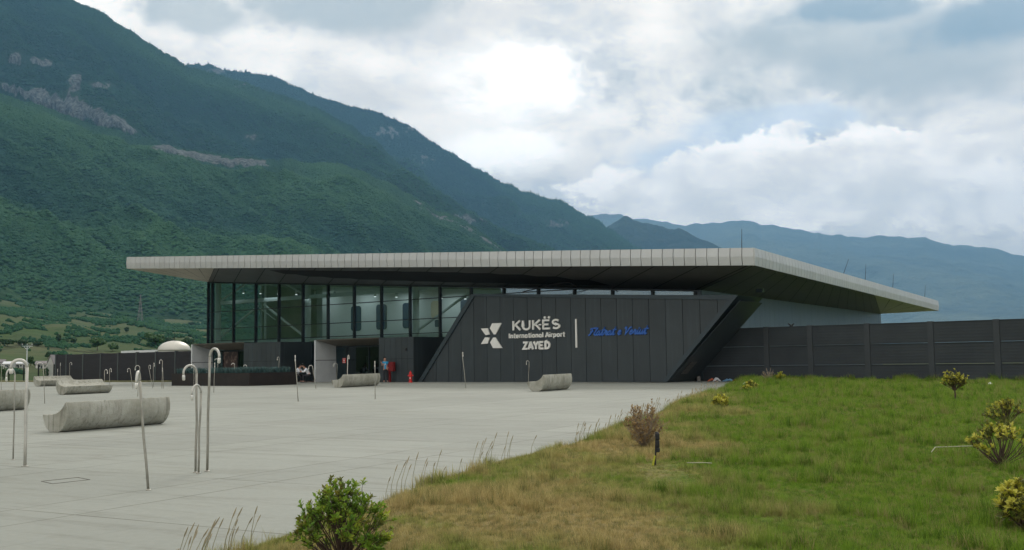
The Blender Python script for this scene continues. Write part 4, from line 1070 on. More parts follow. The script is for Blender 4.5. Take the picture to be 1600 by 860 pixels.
# ================================================================= cast concrete trough benches
BAX = Vector((math.cos(math.radians(62)), math.sin(math.radians(62)), 0)); BSX = Vector((BAX.y, -BAX.x, 0))
PROF = [(-.47, .43), (-.445, .33), (-.40, .20), (-.32, .09), (-.22, .02), (-.14, 0), (.10, 0), (.20, .03), (.30, .12), (.385, .25), (.425, .40), (.43, .56), (.40, .70), (.365, .745), (.32, .70), (.25, .60), (.15, .52), (.03, .465), (-.12, .435), (-.28, .425), (-.40, .43)]
def bench(name, label, near, far_, length, sc=1.0, flip=False, twist=0.0):
    ax = Matrix.Rotation(math.radians(twist), 3, 'Z') @ BAX; sx = Vector((ax.y, -ax.x, 0))
    e = .10 * sc
    if near: g = ground(*near); o_ = g - sx * (e if not flip else .14 * sc)
    else: g = ground(*far_); o_ = g - sx * e - ax * length
    mid = o_ + ax * length / 2; mid.z = plaza_z(mid.y) + .002
    rows = []; N_ = 14; rnd = random.Random(name + label)
    for k in range(N_ + 1):
        tt = k / N_; p = o_ + ax * length * tt; p.z = 0; zz_ = plaza_z(p.y)
        rows.append([p + sx * ((-s if flip else s) * sc) + Z * (z * sc + zz_ + .002) for s, z in PROF])
    b = MB(); n = len(PROF); b.v = [v for r in rows for v in r]
    for k in range(N_):
        for j in range(n):
            q = (k * n + j, k * n + (j + 1) % n, (k + 1) * n + (j + 1) % n, (k + 1) * n + j)
            b.f.append(q if not flip else q[::-1]); b.mi.append(0)
    e0 = list(range(n)); e1_ = [N_ * n + j for j in range(n)]
    b.f += [tuple(e0[::-1]) if not flip else tuple(e0), tuple(e1_) if not flip else tuple(e1_[::-1])]; b.mi += [0, 0]
    o = b.build('concrete_bench', M['bench'], base=mid, bevel=.018)
    me = o.data; bm = bmesh.new(); bm.from_mesh(me); bmesh.ops.recalc_face_normals(bm, faces=bm.faces)
    for f_ in bm.faces: f_.smooth = len(f_.verts) == 4
    for e_ in bm.edges: e_.smooth = e_.calc_face_angle(0) < math.radians(38)
    bm.to_mesh(me); bm.free()
    return tag(o, label, 'bench', 'curved concrete benches on the plaza')
bench('a', 'large curved concrete trough bench nearest the camera, behind the slim leaning pole', (90, 676), None, 3.35)
bench('b', 'curved concrete bench cut off by the left edge of the picture', None, (38, 640), 3.3)
bench('c', 'hollow seated concrete bench, nearer of the two beside the black brown wall', (98.5, 617.3), None, 2.9, 1.0, True)
bench('d', 'hollow seated concrete bench, farther of the two beside the black brown wall', (60, 604.2), None, 3.2, 1.0, True)
bench('e', 'curved concrete bench in front of the entrance doors and the man in the turquoise shirt', (530, 606), None, 3.6, 1.0)
bench('f', 'curved concrete bench in front of the sign wall below the airport name', (841, 612), None, 3.1, 1.05)

# ================================================================= hooked steel poles
def pole(base, xb, yt, hook, label, r=.022, hidden=None):
    """base pixel, column of the shaft at the bend, row of the hook's top, hook span in pixels (sign = side)"""
    g = ground(*base); n = Vector((0, 1, 0))
    top = on_plane(xb, yt, g, n); sc = g.y / FPX
    R_ = .125; span = max(-1, min(1, hook * sc / (2 * R_))); dirx = span; diry = -math.sqrt(max(0, 1 - span * span))
    hd = Vector((dirx, diry, 0)).normalized()
    bend = top - Z * R_
    t = thing('hooked_pole', label, 'pole', g, 'hooked steel poles on the plaza')
    rnd = random.Random(label)
    mid = g.lerp(bend, .5) + Vector((rnd.uniform(-.012, .012), 0, 0))
    b = MB(); b.tube([g - Z * .02, g.lerp(bend, .25), mid, g.lerp(bend, .75), bend], r, 10); b.build('shaft', M['steel_hook'] if r > .024 else M['steel'], t, smooth=True)
    c_ = bend + hd * R_; pts = []
    for k in range(13):
        a = math.pi - math.pi * 1.06 * k / 12; pts.append(c_ + hd * R_ * math.cos(a) + Z * R_ * math.sin(a))
    h = MB(); h.tube(pts, r * 1.02, 10); h.build('hook', M['steel_hook'], t, smooth=True)
    e = pts[-1]; d = (pts[-1] - pts[-2]).normalized()
    q = MB(); q.tube([e, e + d * .02, e + d * .07, e + d * .085], [r * 1.12, r * 1.3, r * 1.3, r * .8], 10); q.build('tip', M['steel_tip'], t, smooth=True)
    f = MB(); f.lathe(g, [(r * 2.2, -.01), (r * 2.2, .008), (r * 1.1, .02)], 10); f.build('base_plate', M['steel'], t)
    return t
POLES = [
 ((232, 766.5), 218.5, 581, 5, 'nearest hooked pole, leaning left in front of the large concrete bench', .022),
 ((305.5, 739), 307.3, 571, -14, 'pole with crook bent left, left one of the close group of three', .022),
 ((310, 740.5), 314.3, 601.5, -7, 'shortest hooked pole, middle one of the close group of three', .020),
 ((323.7, 737), 328, 545.3, 19, 'tallest pole of the close group of three, crook bent right', .024),
 ((39, 729), 42.5, 562.5, -18.5, 'tall pale pole with wide crook bent left, before the cut off bench', .033),
 ((20.5, 719), 23.5, 576, -3, 'dark thin pole just left of the tall pale pole with the wide crook', .016),
 ((70, 631), 67.6, 567, -8, 'thin hooked pole standing in front of the nearer hollow seated bench', .018),
 ((2, 611), 2.2, 571, 5, 'thin hooked pole at the far left edge of the picture', .018),
 ((73, 603), 71, 567.5, 4, 'thin hooked pole between the two hollow seated benches', .018),
 ((94, 599), 94.2, 567.3, 2, 'taller of two straight thin poles before the left end of the black brown wall', .018),
 ((90, 600), 90, 576.7, 2, 'shorter of two straight thin poles before the left end of the black brown wall', .018),
 ((108.5, 599), 109, 566.5, 4, 'hooked pole beside the far end of the farther hollow seated bench', .020),
 ((163, 613.5), 163.3, 577.8, 6, 'hooked pole just right of the nearer hollow seated bench, crook bent right', .020),
 ((171, 607), 171.2, 576, 4.5, 'small hooked pole behind the one beside the nearer hollow seated bench', .018),
 ((207.8, 608), 203.6, 575.7, -2, 'hooked pole leaning left in the middle of the black brown wall', .018),
 ((215, 620), 218.5, 571.3, -5, 'hooked pole leaning right, its crook showing above the nearest pole', .018),
 ((238.8, 607.3), 232.4, 570.8, 4.5, 'pole leaning left, crook bent right, before the right part of the black brown wall', .018),
 ((239.4, 605.5), 239.6, 567.5, 3.5, 'upright hooked pole close beside a left leaning one before the black brown wall', .018),
 ((253, 607.5), 253.8, 562.6, -2.5, 'taller of the twin poles standing just left of the planter', .020),
 ((255.6, 607.5), 254.3, 575, 1.5, 'shorter of the twin poles standing just left of the planter', .018),
 ((302.8, 605.5), 303, 574, 4, 'straight pole touching the planter front behind the group of three', .020),
 ((334, 614), 335.6, 567.5, 2, 'thin pole before the planter, right of the tallest pole of three', .020),
 ((433.3, 601.5), 436.5, 558, -2, 'straight pole leaning right beside the dark side face of the planter', .020),
 ((466, 628), 461.2, 556, 2, 'tall pole leaning left in front of the two seated people', .022),
 ((493.9, 607.5), 488.6, 571.2, -5.5, 'hooked pole leaning left before the light jamb of the entrance', .020),
 ((472.4, 597), 474.2, 568.5, -2, 'thin pole between the two seated people', .018),
 ((525.6, 601), 526.8, 567.8, -4.5, 'pole with crook bent left behind the left end of the entrance bench', .020),
 ((543, 604), 543.2, 555.4, 3, 'thick upright pole behind the middle of the bench by the entrance', .030),
 ((586.2, 624), 585.8, 565, 1, 'straight pole in front of the right end of the bench by the entrance', .020),
 ((728, 607), 722.3, 550.7, 1.5, 'pole leaning left alone before the left half of the sign wall', .022),
 ((825.6, 603), 826.8, 563.8, -4.5, 'hooked pole with crook bent left behind the bench under the airport name', .018),
]
for b_, xb, yt, hk, lab, r in POLES: pole(b_, xb, yt, hk, lab, r * .82)
for px, top, hk, lab in ((340, 561, 3, 'small hooked pole rising from the planter grass before the door poster'), (366, 568, 4, 'small hooked pole with round crook rising from the planter grass'), (385, 570.5, 2, 'bright tip of a pole above the planter grass before the dark panel block')):
    a = hit(px, 590, pw0 + 1.4)[0]; g = fr(a, pw0 + 1.4, 0); pole_top = on_plane(px + .5, top, g, Vector((0, 1, 0)))
    t = thing('hooked_pole', lab, 'pole', fr(a, pw0 + 1.4, hh_ - .08), 'hooked steel poles on the plaza')
    R_ = .10; b = MB(); s0 = fr(a, pw0 + 1.4, hh_ - .08); b.tube([s0, pole_top - Z * R_], .018, 8); b.build('shaft', M['steel'], t, smooth=True)
    hd = Vector((-1, -.2, 0)).normalized(); c_ = pole_top - Z * R_ + hd * R_
    b = MB(); b.tube([c_ + hd * -R_ * math.cos(k * math.pi / 10) + Z * R_ * math.sin(k * math.pi / 10) for k in range(11)], .019, 8); b.build('hook', M['steel_tip'], t, smooth=True)

# ================================================================= small street furniture
# hydrant
g = ground(641.5, 598); t = thing('fire_hydrant', 'red pillar fire hydrant standing beside the sloping foot of the sign wall', 'hydrant', g)
b = MB(); b.lathe(g, [(.15, 0), (.15, .05), (.10, .06), (.095, .42), (.13, .44), (.13, .50), (.10, .52), (.105, .62), (.08, .69), (.03, .73)], 16); b.build('barrel', M['red'], t, smooth=False)
b = MB(); b.lathe(g + Z * .73, [(.03, 0), (.04, .01), (.04, .05), (.02, .06)], 8); b.build('cap', M['red'], t)
for s in (-1, 1):
    b = MB(); b.tube([g + Vector((s * .09, 0, .47)), g + Vector((s * .19, 0, .47))], .05, 10); b.build('outlet', M['red'], t)
b = MB(); b.tube([g + Vector((-.02, -.09, .30)), g + Vector((-.02, -.16, .30))], .045, 10); b.build('outlet', M['steel_tip'], t)
# fire hose cabinet behind the man
a = hit(611, 580, -.35)[0]; t = thing('hose_cabinet', 'dark red fire hose cabinet on a post behind the man in turquoise', 'cabinet', fr(a, -.35, 0))
z0 = hit(611, 580.5, -.35)[1]; z1 = hit(611, 565.8, -.35)[1]
b = MB(); b.box(fr(a - .28, -.45, z0), U * .56, W * .24, Z * (z1 - z0)); c_o = b.build('cabinet_box', M['darkred'], t, bevel=.015)
b = MB(); b.box(fr(a - .24, -.47, z0 + .04), U * .48, W * .015, Z * (z1 - z0 - .08)); b.build('door', M['darkred'], t)
b = MB(); b.box(fr(a - .19, -.40, 0), U * .12, W * .12, Z * z0); b.build('post', M['darkred'], t)
# red notice on the entrance glazing
a0, z1 = hit(535, 559.8, 1.95); a1, z0 = hit(540.2, 567.6, 1.95)
t = thing('notice', 'small red notice with white marks on the glass beside the entrance doors', 'sign', fr((a0 + a1) / 2, 1.95, (z0 + z1) / 2))
b = MB(); b.box(fr(a0, 1.95, z0), U * (a1 - a0), W * .02, Z * (z1 - z0)); b.build('board', M['red'], t)
b = MB(); ca_, cz_ = (a0 + a1) / 2, (z0 + z1) / 2
b.prism([fr(ca_ + .07 * math.cos(k * .6283), 1.935, cz_ + .07 * math.sin(k * .6283)) for k in range(10)], W * .012)
b.box(fr(a0 + .05, 1.936, z1 - .08), U * (a1 - a0 - .10), W * .012, Z * .035); b.box(fr(a0 + .05, 1.936, z0 + .04), U * (a1 - a0 - .10), W * .012, Z * .035); b.build('white_marks', M['white_paint'], t)
# manhole frame
mh = [ground(*q) for q in ((65, 752.5), (122, 746.5), (140, 750), (82, 756.5))]
b = MB()
for k in range(4): b.bar(mh[k] + Z * .003, mh[(k + 1) % 4] + Z * .003, .018, .006)
M['frame_rust'] = pmat('rusty_frame', (.10, .10, .085), (.15, .145, .12), 6, .8); o = b.build('manhole_cover', M['frame_rust'], base=sum(mh, Vector()) / 4); tag(o, 'thin square manhole frame set flush in the plaza, lower left', 'manhole cover')
# litter at the foot of the leaning block
def cloth(px, py, wm, hm, mat, label, cat, seed):
    g = fr(hit(px, py, 2.7 - .1 * (seed % 3))[0], 2.7 - .1 * (seed % 3), 0); g.z = plaza_z(g.y) + .004; rnd = random.Random(seed); b = MB(); n = 8; P_ = []
    for i in range(n + 1):
        for j in range(n + 1):
            u_, v_ = i / n * 2 - 1, j / n * 2 - 1; rr2 = max(0, 1 - u_ * u_ * .9 - v_ * v_ * .5)
            P_.append(g + Vector((u_ * wm / 2, v_ * wm * .3, max(.004, hm * rr2 * (.5 + .8 * vnoise(u_ * 3 + seed, v_ * 3, seed))))))
    b.v = P_; b.f = [(i * (n + 1) + j, (i + 1) * (n + 1) + j, (i + 1) * (n + 1) + j + 1, i * (n + 1) + j + 1) for i in range(n) for j in range(n)]; b.mi = [0] * len(b.f)
    return tag(b.build('bag' if cat == 'bag' else 'rag', mat, smooth=True, base=g), label, cat)
M['orange'] = pmat('orange_cloth', (.45, .10, .05), (.6, .18, .09), 5, .8)
M['bluecloth'] = pmat('blue_cloth', (.10, .22, .36), (.16, .32, .48), 5, .8)
M['whitecloth'] = pmat('white_cloth', (.45, .48, .52), (.7, .72, .75), 14, .8)
cloth(1112, 594.8, .55, .17, M['orange'], 'crumpled orange rag on the ground under the leaning end of the sign wall', 'rag', 3)
cloth(1120, 593.8, .50, .22, M['whitecloth'], 'crumpled white plastic bag beside the orange rag under the leaning wall', 'bag', 5)
cloth(1138, 595.0, .75, .17, M['bluecloth'], 'flat blue bag on the ground between the white bag and the lawn', 'bag', 7)
cloth(1062, 597.6, .45, .09, M['black'], 'black rag lying at the foot of the leaning wall corner', 'rag', 9)
cloth(1149, 594.8, .4, .13, M['darkred'], 'dark red rag nearest the lawn edge under the dark wall', 'rag', 11)
b = MB(); g = fr(hit(1091.5, 594.8, 2.5)[0], 2.5, 0); g.z = plaza_z(g.y) + .004; b.box(g - Vector((.10, .1, 0)), (.2, 0, 0), (0, .2, 0), (0, .0, .30)); o = b.build('bin', M['soffit_dark'], base=g, bevel=.02); tag(o, 'small dark grey bin standing under the leaning wall by the louvre', 'bin')

# ================================================================= people
def skin_mesh(name, nodes, edges, rad, mat, parent, org, sub=1, flat=1.0):
    me = bpy.data.meshes.new(name); me.from_pydata(nodes, edges, []); o = bpy.data.objects.new(name, me); COL.objects.link(o)
    md = o.modifiers.new('skin', 'SKIN'); md.use_smooth_shade = True
    sv = me.skin_vertices[0].data
    for k, r in enumerate(rad):
        rr2 = (r, r) if not isinstance(r, tuple) else r; sv[k].radius = rr2; sv[k].use_root = (k == 0)
    sb_ = o.modifiers.new('sub', 'SUBSURF'); sb_.levels = sub; sb_.render_levels = sub
    dg = bpy.context.evaluated_depsgraph_get(); dg.update()
    m2 = bpy.data.meshes.new_from_object(o.evaluated_get(dg)); m2.name = name
    bpy.data.objects.remove(o); bpy.data.meshes.remove(me)
    m2.materials.clear(); m2.materials.append(mat)
    o2 = bpy.data.objects.new(name, m2); COL.objects.link(o2); o2.parent = parent
    return o2
def person(J, label, loc, rotz, shirt, long_sleeve, group=None, phone=False, apron=False):
    """J: joint positions in the person's own axes (faces -y)"""
    t = thing('person', label, 'person', loc, group); t.rotation_euler = (0, 0, rotz)
    order = list(J.keys()); ix = {k: i for i, k in enumerate(order)}
    chain = [('pelvis', 'waist'), ('waist', 'chest'), ('chest', 'neck'), ('neck', 'jaw'), ('jaw', 'head'), ('head', 'crown')]
    for s in 'lr':
        chain += [('chest', 'sh' + s), ('sh' + s, 'el' + s), ('el' + s, 'wr' + s), ('wr' + s, 'pa' + s), ('pelvis', 'hip' + s), ('hip' + s, 'kn' + s), ('kn' + s, 'an' + s), ('an' + s, 'to' + s)]
    R_ = dict(pelvis=.13, waist=.125, chest=.14, neck=.055, jaw=.068, head=.088, crown=.055, sh=.062, el=.044, wr=.030, pa=.036, hip=.088, kn=.060, an=.042, to=.036)
    nodes = [tuple(J[k]) for k in order]; rad = [R_.get(k, R_.get(k[:-1])) for k in order]; edges = [(ix[a], ix[b]) for a, b in chain]
    # nose, ears
    hd = Vector(J['head']); fwd = (Vector(J['jaw']) - Vector(J['neck'])); fwd.z = 0; fwd = fwd.normalized() if fwd.length > .005 else Vector((0, -1, 0))
    sidev = Vector((-fwd.y, fwd.x, 0))
    for p, r in ((hd + fwd * .115 - Z * .02, .014), (hd + sidev * .098, .018), (hd - sidev * .098, .018)):
        nodes.append(tuple(p)); rad.append(r); edges.append((ix['head'], len(nodes) - 1))
    # four fingers and a thumb on each hand
    for s in 'lr':
        pa = Vector(J['pa' + s]); wr = Vector(J['wr' + s]); d = (pa - wr).normalized(); sp = d.cross(Vector((0, 1, 0)))
        sp = sp.normalized() if sp.length > .1 else Vector((1, 0, 0)); curl = sp.cross(d).normalized()
        for q, ln in enumerate((.062, .075, .078, .066)):
            b0 = pa + sp * (.027 * (q - 1.5)) + d * .03; b1 = b0 + d * ln * .55 + curl * .012; b2 = b1 + d * ln * .4 + curl * .035
            k0 = len(nodes); nodes += [tuple(b0), tuple(b1), tuple(b2)]; rad += [.011, .010, .008]; edges += [(ix['pa' + s], k0), (k0, k0 + 1), (k0 + 1, k0 + 2)]
        b0 = pa + sp * .042 - d * .012; b1 = b0 + sp * .025 + d * .035; k0 = len(nodes); nodes += [tuple(b0), tuple(b1)]; rad += [.012, .009]; edges += [(ix['pa' + s], k0), (k0, k0 + 1)]
    skin_mesh('body', nodes, edges, rad, M['skin'], t, loc)
    # clothes
    L_ = lambda a, b, k: tuple(Vector(J[a]).lerp(Vector(J[b]), k))
    n2 = [J['waist'], J['chest'], L_('chest', 'neck', .62), L_('waist', 'pelvis', .95)]; r2 = [(.150), .160, .085, .155]; e2_ = [(0, 1), (1, 2), (0, 3)]
    for s in 'lr':
        k0 = len(n2); n2 += [J['sh' + s], L_('sh' + s, 'el' + s, .55 if not long_sleeve else .95)]; r2 += [.080, .070]; e2_ += [(1, k0), (k0, k0 + 1)]
        if long_sleeve: n2.append(L_('el' + s, 'wr' + s, .92)); r2.append(.052); e2_.append((k0 + 1, k0 + 2))
    skin_mesh('shirt', [tuple(p) for p in n2], e2_, r2, shirt, t, loc)
    n3 = [J['pelvis'], L_('pelvis', 'waist', .35)]; r3 = [.150, .142]; e3 = [(0, 1)]
    for s in 'lr':
        k0 = len(n3); n3 += [J['hip' + s], J['kn' + s], L_('kn' + s, 'an' + s, .95)]; r3 += [.108, .080, .068]; e3 += [(0, k0), (k0, k0 + 1), (k0 + 1, k0 + 2)]
    skin_mesh('trousers', [tuple(p) for p in n3], e3, r3, M['trousers'], t, loc)
    cr = Vector(J['crown']); back = hd - fwd * .035
    skin_mesh('hair', [tuple(cr + Z * .0 - fwd * .01), tuple(back + Z * .04), tuple(back - Z * .03 - fwd * .02), tuple(cr + fwd * .05 - Z * .005)], [(0, 1), (1, 2), (0, 3)], [.088, .106, .085, .07], M['hair'], t, loc)
    for s in 'lr':
        an = Vector(J['an' + s]); to = Vector(J['to' + s])
        skin_mesh('shoe', [tuple(an + Vector((0, .03, -.04))), tuple(an.lerp(to, .5) - Z * .015), tuple(to + Z * .005)], [(0, 1), (1, 2)], [.052, .05, .043], M['shoe'], t, loc)
    if phone:
        q = MB(); pa = Vector(J['pal']) ; o3 = Vector(loc)
        me = bpy.data.meshes.new('phone'); bm = bmesh.new(); bmesh.ops.create_cube(bm, size=1, matrix=Matrix.Translation(pa + Vector((.02, -.03, .05))) @ Matrix.Rotation(.5, 4, 'X') @ Matrix.Diagonal((.075, .012, .15, 1))); bm.to_mesh(me); bm.free(); me.materials.append(M['black'])
        ph = bpy.data.objects.new('phone', me); COL.objects.link(ph); ph.matrix_world = Matrix.Translation(o3) @ Matrix.Rotation(rotz, 4, 'Z'); ph['label'] = 'small black phone held up in the hand of the man in turquoise'; ph['category'] = 'phone'
    return t
# image left = -x
JM = dict(pelvis=(0, 0, .93), waist=(.0, -.02, 1.10), chest=(-.01, .0, 1.32), neck=(-.02, -.02, 1.50), jaw=(-.045, -.085, 1.565), head=(-.045, -.075, 1.635), crown=(-.035, -.065, 1.71),
  shl=(-.185, 0, 1.41), ell=(-.235, -.06, 1.16), wrl=(-.27, -.26, 1.33), pal=(-.275, -.30, 1.40), shr=(.175, .02, 1.41), elr=(.33, .06, 1.17), wrr=(.19, -.06, 1.02), par=(.13, -.09, .985),
  hipl=(-.095, 0, .88), knl=(-.10, -.02, .49), anl=(-.10, .02, .085), tol=(-.12, -.13, .045), hipr=(.095, 0, .88), knr=(.12, -.03, .49), anr=(.13, .02, .085), tor=(.15, -.13, .045))
gm = ground(602.5, 597.6); man = person(JM, 'man standing in a turquoise T-shirt, one hand on his hip, looking at his phone', (gm.x, gm.y, gm.z), math.radians(6), M['tshirt'], False, None, True)
q = MB()                                                    # pale print on the T-shirt front
for k, (x, z) in enumerate(((-.06, 1.26), (-.02, 1.31), (.0, 1.24), (-.09, 1.20))):
    q.prism([Vector((gm.x + x + .035 * math.cos(a) - .0, gm.y - .172 - .002 * k, z + .03 * math.sin(a))) for a in (0, 1.2, 2.1, 3.4, 4.6)], (0, .012, 0))
o = q.build('shirt_print', M['whitecloth']); o.parent = man; o.matrix_parent_inverse = man.matrix_basis.inverted() if False else Matrix.Translation(-Vector((gm.x, gm.y, gm.z)))
# two people seated at a table beyond the planter
def seated(px, py, rotz, label, lean):
    g = ground(px, py); s = .45
    J = dict(pelvis=(0, 0, s + .10), waist=(0, -.04 * lean, s + .27), chest=(0, -.17 * lean, s + .47), neck=(0, -.25 * lean, s + .64), jaw=(0, -.33 * lean, s + .70), head=(0, -.325 * lean, s + .77), crown=(0, -.31 * lean, s + .845),
      shl=(-.18, -.19 * lean, s + .56), ell=(-.22, -.38, s + .33), wrl=(-.10, -.58, s + .36), pal=(-.05, -.64, s + .37), shr=(.18, -.19 * lean, s + .56), elr=(.22, -.38, s + .33), wrr=(.10, -.58, s + .36), par=(.05, -.64, s + .37),
      hipl=(-.10, -.06, s + .09), knl=(-.12, -.44, s + .06), anl=(-.12, -.40, .085), tol=(-.12, -.55, .045), hipr=(.10, -.06, s + .09), knr=(.12, -.44, s + .06), anr=(.12, -.40, .085), tor=(.12, -.55, .045))
    return g, person(J, label, (g.x, g.y, 0), rotz, M['shirt'], True)
g1, _ = seated(463.5, 598.0, math.radians(72), 'person in a white shirt seated on the left side of the small table, facing right', 1.0)
g2, _ = seated(483.2, 598.0, math.radians(-72), 'person in a white shirt seated on the right side of the small table, leaning forward', 1.25)
def chair(g, rotz, label):
    t = thing('cafe_chair', label, 'chair', (g.x, g.y, 0), 'chairs at the small table'); t.rotation_euler = (0, 0, 0)
    Rm = Matrix.Rotation(rotz, 3, 'Z'); P_ = lambda x, y, z: Vector((g.x, g.y, 0)) + Rm @ Vector((x, y, z))
    b = MB(); b.box(P_(-.21, -.22, .42), Rm @ Vector((.42, 0, 0)), Rm @ Vector((0, .44, 0)), (0, 0, .03)); b.build('seat', M['black'], t)
    b = MB(); b.box(P_(-.21, .22, .55), Rm @ Vector((.42, 0, 0)), Rm @ Vector((0, .025, 0)), (0, 0, .35)); b.build('backrest', M['black'], t)
    for x, y, h in ((-.19, -.2, .42), (.19, -.2, .42), (-.19, .21, .60), (.19, .21, .60)):
        b = MB(); b.tube([P_(x, y, 0), P_(x, y, h)], .014, 6); b.build('leg', M['black'], t)
chair(g1, math.radians(72), 'black chair under the left seated person in white'); chair(g2, math.radians(-72), 'black chair under the right seated person in white')
gt = (g1 + g2) / 2 + Vector((0, .05, 0)); t = thing('cafe_table', 'small dark table between the two seated people in white shirts', 'table', (gt.x, gt.y, 0))
b = MB(); b.lathe(Vector((gt.x, gt.y, .72)), [(.30, 0), (.30, .03)], 20); b.build('table_top', M['black'], t)
b = MB(); b.tube([Vector((gt.x, gt.y, .02)), Vector((gt.x, gt.y, .72))], .03, 8); b.build('leg', M['black'], t)
b = MB(); b.lathe(Vector((gt.x, gt.y, 0)), [(.22, 0), (.22, .02)], 16); b.build('foot', M['black'], t)
tm = fr(hit(475, 590, 1.2)[0], .6, 0); b = MB(); b.box(fr(hit(458, 590, .4)[0], .1, 0), U * (hit(492, 590, .4)[0] - hit(458, 590, .4)[0]), W * 2.6, Z * .05); tag(b.build('terrace_floor', M['wood']), kind='structure')

# marker stake on the lawn
g = ground(1024, 744.5, off=.06); g.z = float(lawn_z(g.x, g.y)); sc = g.y / FPX
t = thing('irrigation_stake', 'thin black and yellow stake with a black valve head standing on the lawn', 'stake', g)
M['yellow'] = pmat('yellow_green_plastic', (.32, .33, .02), (.42, .42, .04), 6, .5)
top_ = on_plane(1026.5, 700, g, Vector((0, 1, 0)))
b = MB(); b.tube([g - Z * .03, on_plane(1025.5, 675, g, Vector((0, 1, 0)))], .012, 8); b.build('rod', M['black'], t)
b = MB(); b.tube([g - Z * .03 + Vector((-.04, 0, 0)), on_plane(1023.5, 712, g, Vector((0, 1, 0)))], .016, 8); b.build('sleeve', M['yellow'], t)
p0 = on_plane(1027.8, 707, g, Vector((0, 1, 0))); hh2 = 31 * sc
b = MB(); b.lathe(p0, [(.02, 0), (.03, .01), (.03, hh2 * .2), (.024, hh2 * .22), (.028, hh2 * .3), (.028, hh2 * .55), (.022, hh2 * .58), (.03, hh2 * .66), (.03, hh2 * .9), (.015, hh2)], 10); b.build('valve_head', M['black'], t)
# white hose pieces and scraps in the grass
M['hose'] = pmat('dusty_hose', (.30, .30, .20), (.40, .40, .28), 9, .7)
def hose(pts, label, r=.007):
    P_ = []
    for px, py in pts:
        g = ground(px, py, off=.06); P_.append(Vector((g.x, g.y, float(lawn_z(g.x, g.y)) + .09)))
    b = MB(); b.tube(P_, r, 6); tag(b.build('hose', M['hose'], base=P_[0], smooth=True), label, 'hose')
hose([(1074, 749), (1084, 748.6), (1100, 748), (1113, 748.4)], 'short white hose end lying in the dry grass near the stake')
hose([(1456, 722), (1462, 714.5), (1475, 713.5), (1500, 712), (1530, 710.5)], 'thin white hose lying in the green grass left of the yellow shrub', .008)
for px, py, lab in ((1547.5, 604.5, 'scrap of white paper on the lawn near the wall on the right'), (1164, 609, 'scrap of white paper on the lawn beside the small yellow shrub')):
    g = ground(px, py, off=.03); g.z = float(lawn_z(g.x, g.y)) + .05; b = MB(); b.mesh([g + Vector(v) for v in ((-.09, -.05, 0), (.08, -.06, .03), (.1, .06, .05), (-.07, .07, .06), (0, 0, .12))], [(0, 1, 4), (1, 2, 4), (2, 3, 4), (3, 0, 4), (3, 2, 1, 0)]); tag(b.build('paper_scrap', M['white_paint'], base=g), lab, 'litter')
# ================================================================= lawn grass
def blade(mbx, c0, an, ln, lean, wd, rnd, segs=3):
    d = Vector((math.cos(an), math.sin(an), 0)); s = Vector((-d.y, d.x, 0)) * wd
    P_ = []
    for k in range(segs + 1):
        t = k / segs; P_.append(c0 + d * lean * t * t + Z * ln * (t - .25 * lean / max(ln, .01) * t * t))
    for k in range(segs):
        w0 = s * (1 - .8 * k / segs); w1 = s * (1 - .8 * (k + 1) / segs)
        mbx.face([P_[k] - w0, P_[k] + w0, P_[k + 1] + w1, P_[k + 1] - w1] if k < segs - 1 else [P_[k] - w0, P_[k] + w0, P_[k + 1]])
m, nt = new_mat('grass_blades')
gp = nt.n('ShaderNodeNewGeometry', out=0); rd = nt.n('ShaderNodeObjectInfo', out='Random')
colg = lawn_colour(nt, nt.v('MULTIPLY', gp, (1, 1, 0)), 1.0)
colg = nt.mix(nt.m('MULTIPLY', nt.m('GREATER_THAN', rd, .80), .75), colg, (.30, .24, .11))
colg = nt.mix(nt.m('MULTIPLY', nt.m('LESS_THAN', rd, .25), .6), colg, (.035, .08, .012))
df = bsdf(nt, colg, .7, spec=.15); tl = nt.n('ShaderNodeBsdfTranslucent', i={'Color': colg})
M['grass'] = finish(m, nt, nt.n('ShaderNodeMixShader', i={0: .35, 1: df, 2: tl}))
def tuft(name, seed, n, rad, h0, h1, lean):
    rnd = random.Random(seed); b = MB()
    for k in range(n):
        a = rnd.uniform(0, 6.28); r = rad * math.sqrt(rnd.random()); blade(b, Vector((r * math.cos(a), r * math.sin(a), -.01)), rnd.uniform(0, 6.28), rnd.uniform(h0, h1), rnd.uniform(.2, 1) * lean, rnd.uniform(.0018, .0036), rnd)
    return b.build(name, M['grass'])
tufts = [tuft('tuft_a', 1, 26, .07, .04, .10, .05), tuft('tuft_b', 2, 22, .06, .06, .14, .07), tuft('tuft_c', 3, 30, .08, .03, .08, .05), tuft('tuft_d', 4, 18, .05, .08, .19, .09)]
TUFT = proto_collection('tuft_prototypes', tufts)
r_ = np.random.default_rng(21); pts = []; scs = []
for (y0, y1, n, s0, s1) in ((5.5, 13, 52000, .8, 1.25), (13, 22, 40000, 1.0, 1.5), (22, 36, 32000, 1.3, 2.0), (36, 68, 30000, 1.6, 2.4)):
    y = r_.uniform(y0, y1, n * 2); xe = edge_x(y); x = xe + (r_.uniform(0, 1, n * 2)) * (np.maximum(.52 * y, 3) + 6.5 - xe)
    keep = np.ones(len(y), bool)
    wy = np.array((fr(0, GW, 0) - Vector((0, 0, 0))).xy); keep &= ((x - P0.x) * W.x + (y - P0.y) * W.y) < GW - .15
    x, y = x[keep][:n], y[keep][:n]
    pts.append(np.stack([x, y, lawn_z(x, y)], -1)); scs.append(r_.uniform(s0, s1, len(x)))
# a taller fringe along the edge
y = r_.uniform(6, 60, 7000) ; y = 6 + (y - 6) ** 1.0; x = edge_x(y) + np.abs(r_.normal(0, .14, len(y))) - .04
pts.append(np.stack([x, y, lawn_z(x, y) - .01], -1)); scs.append(r_.uniform(.9, 1.5, len(y)) * (1 + y / 80))
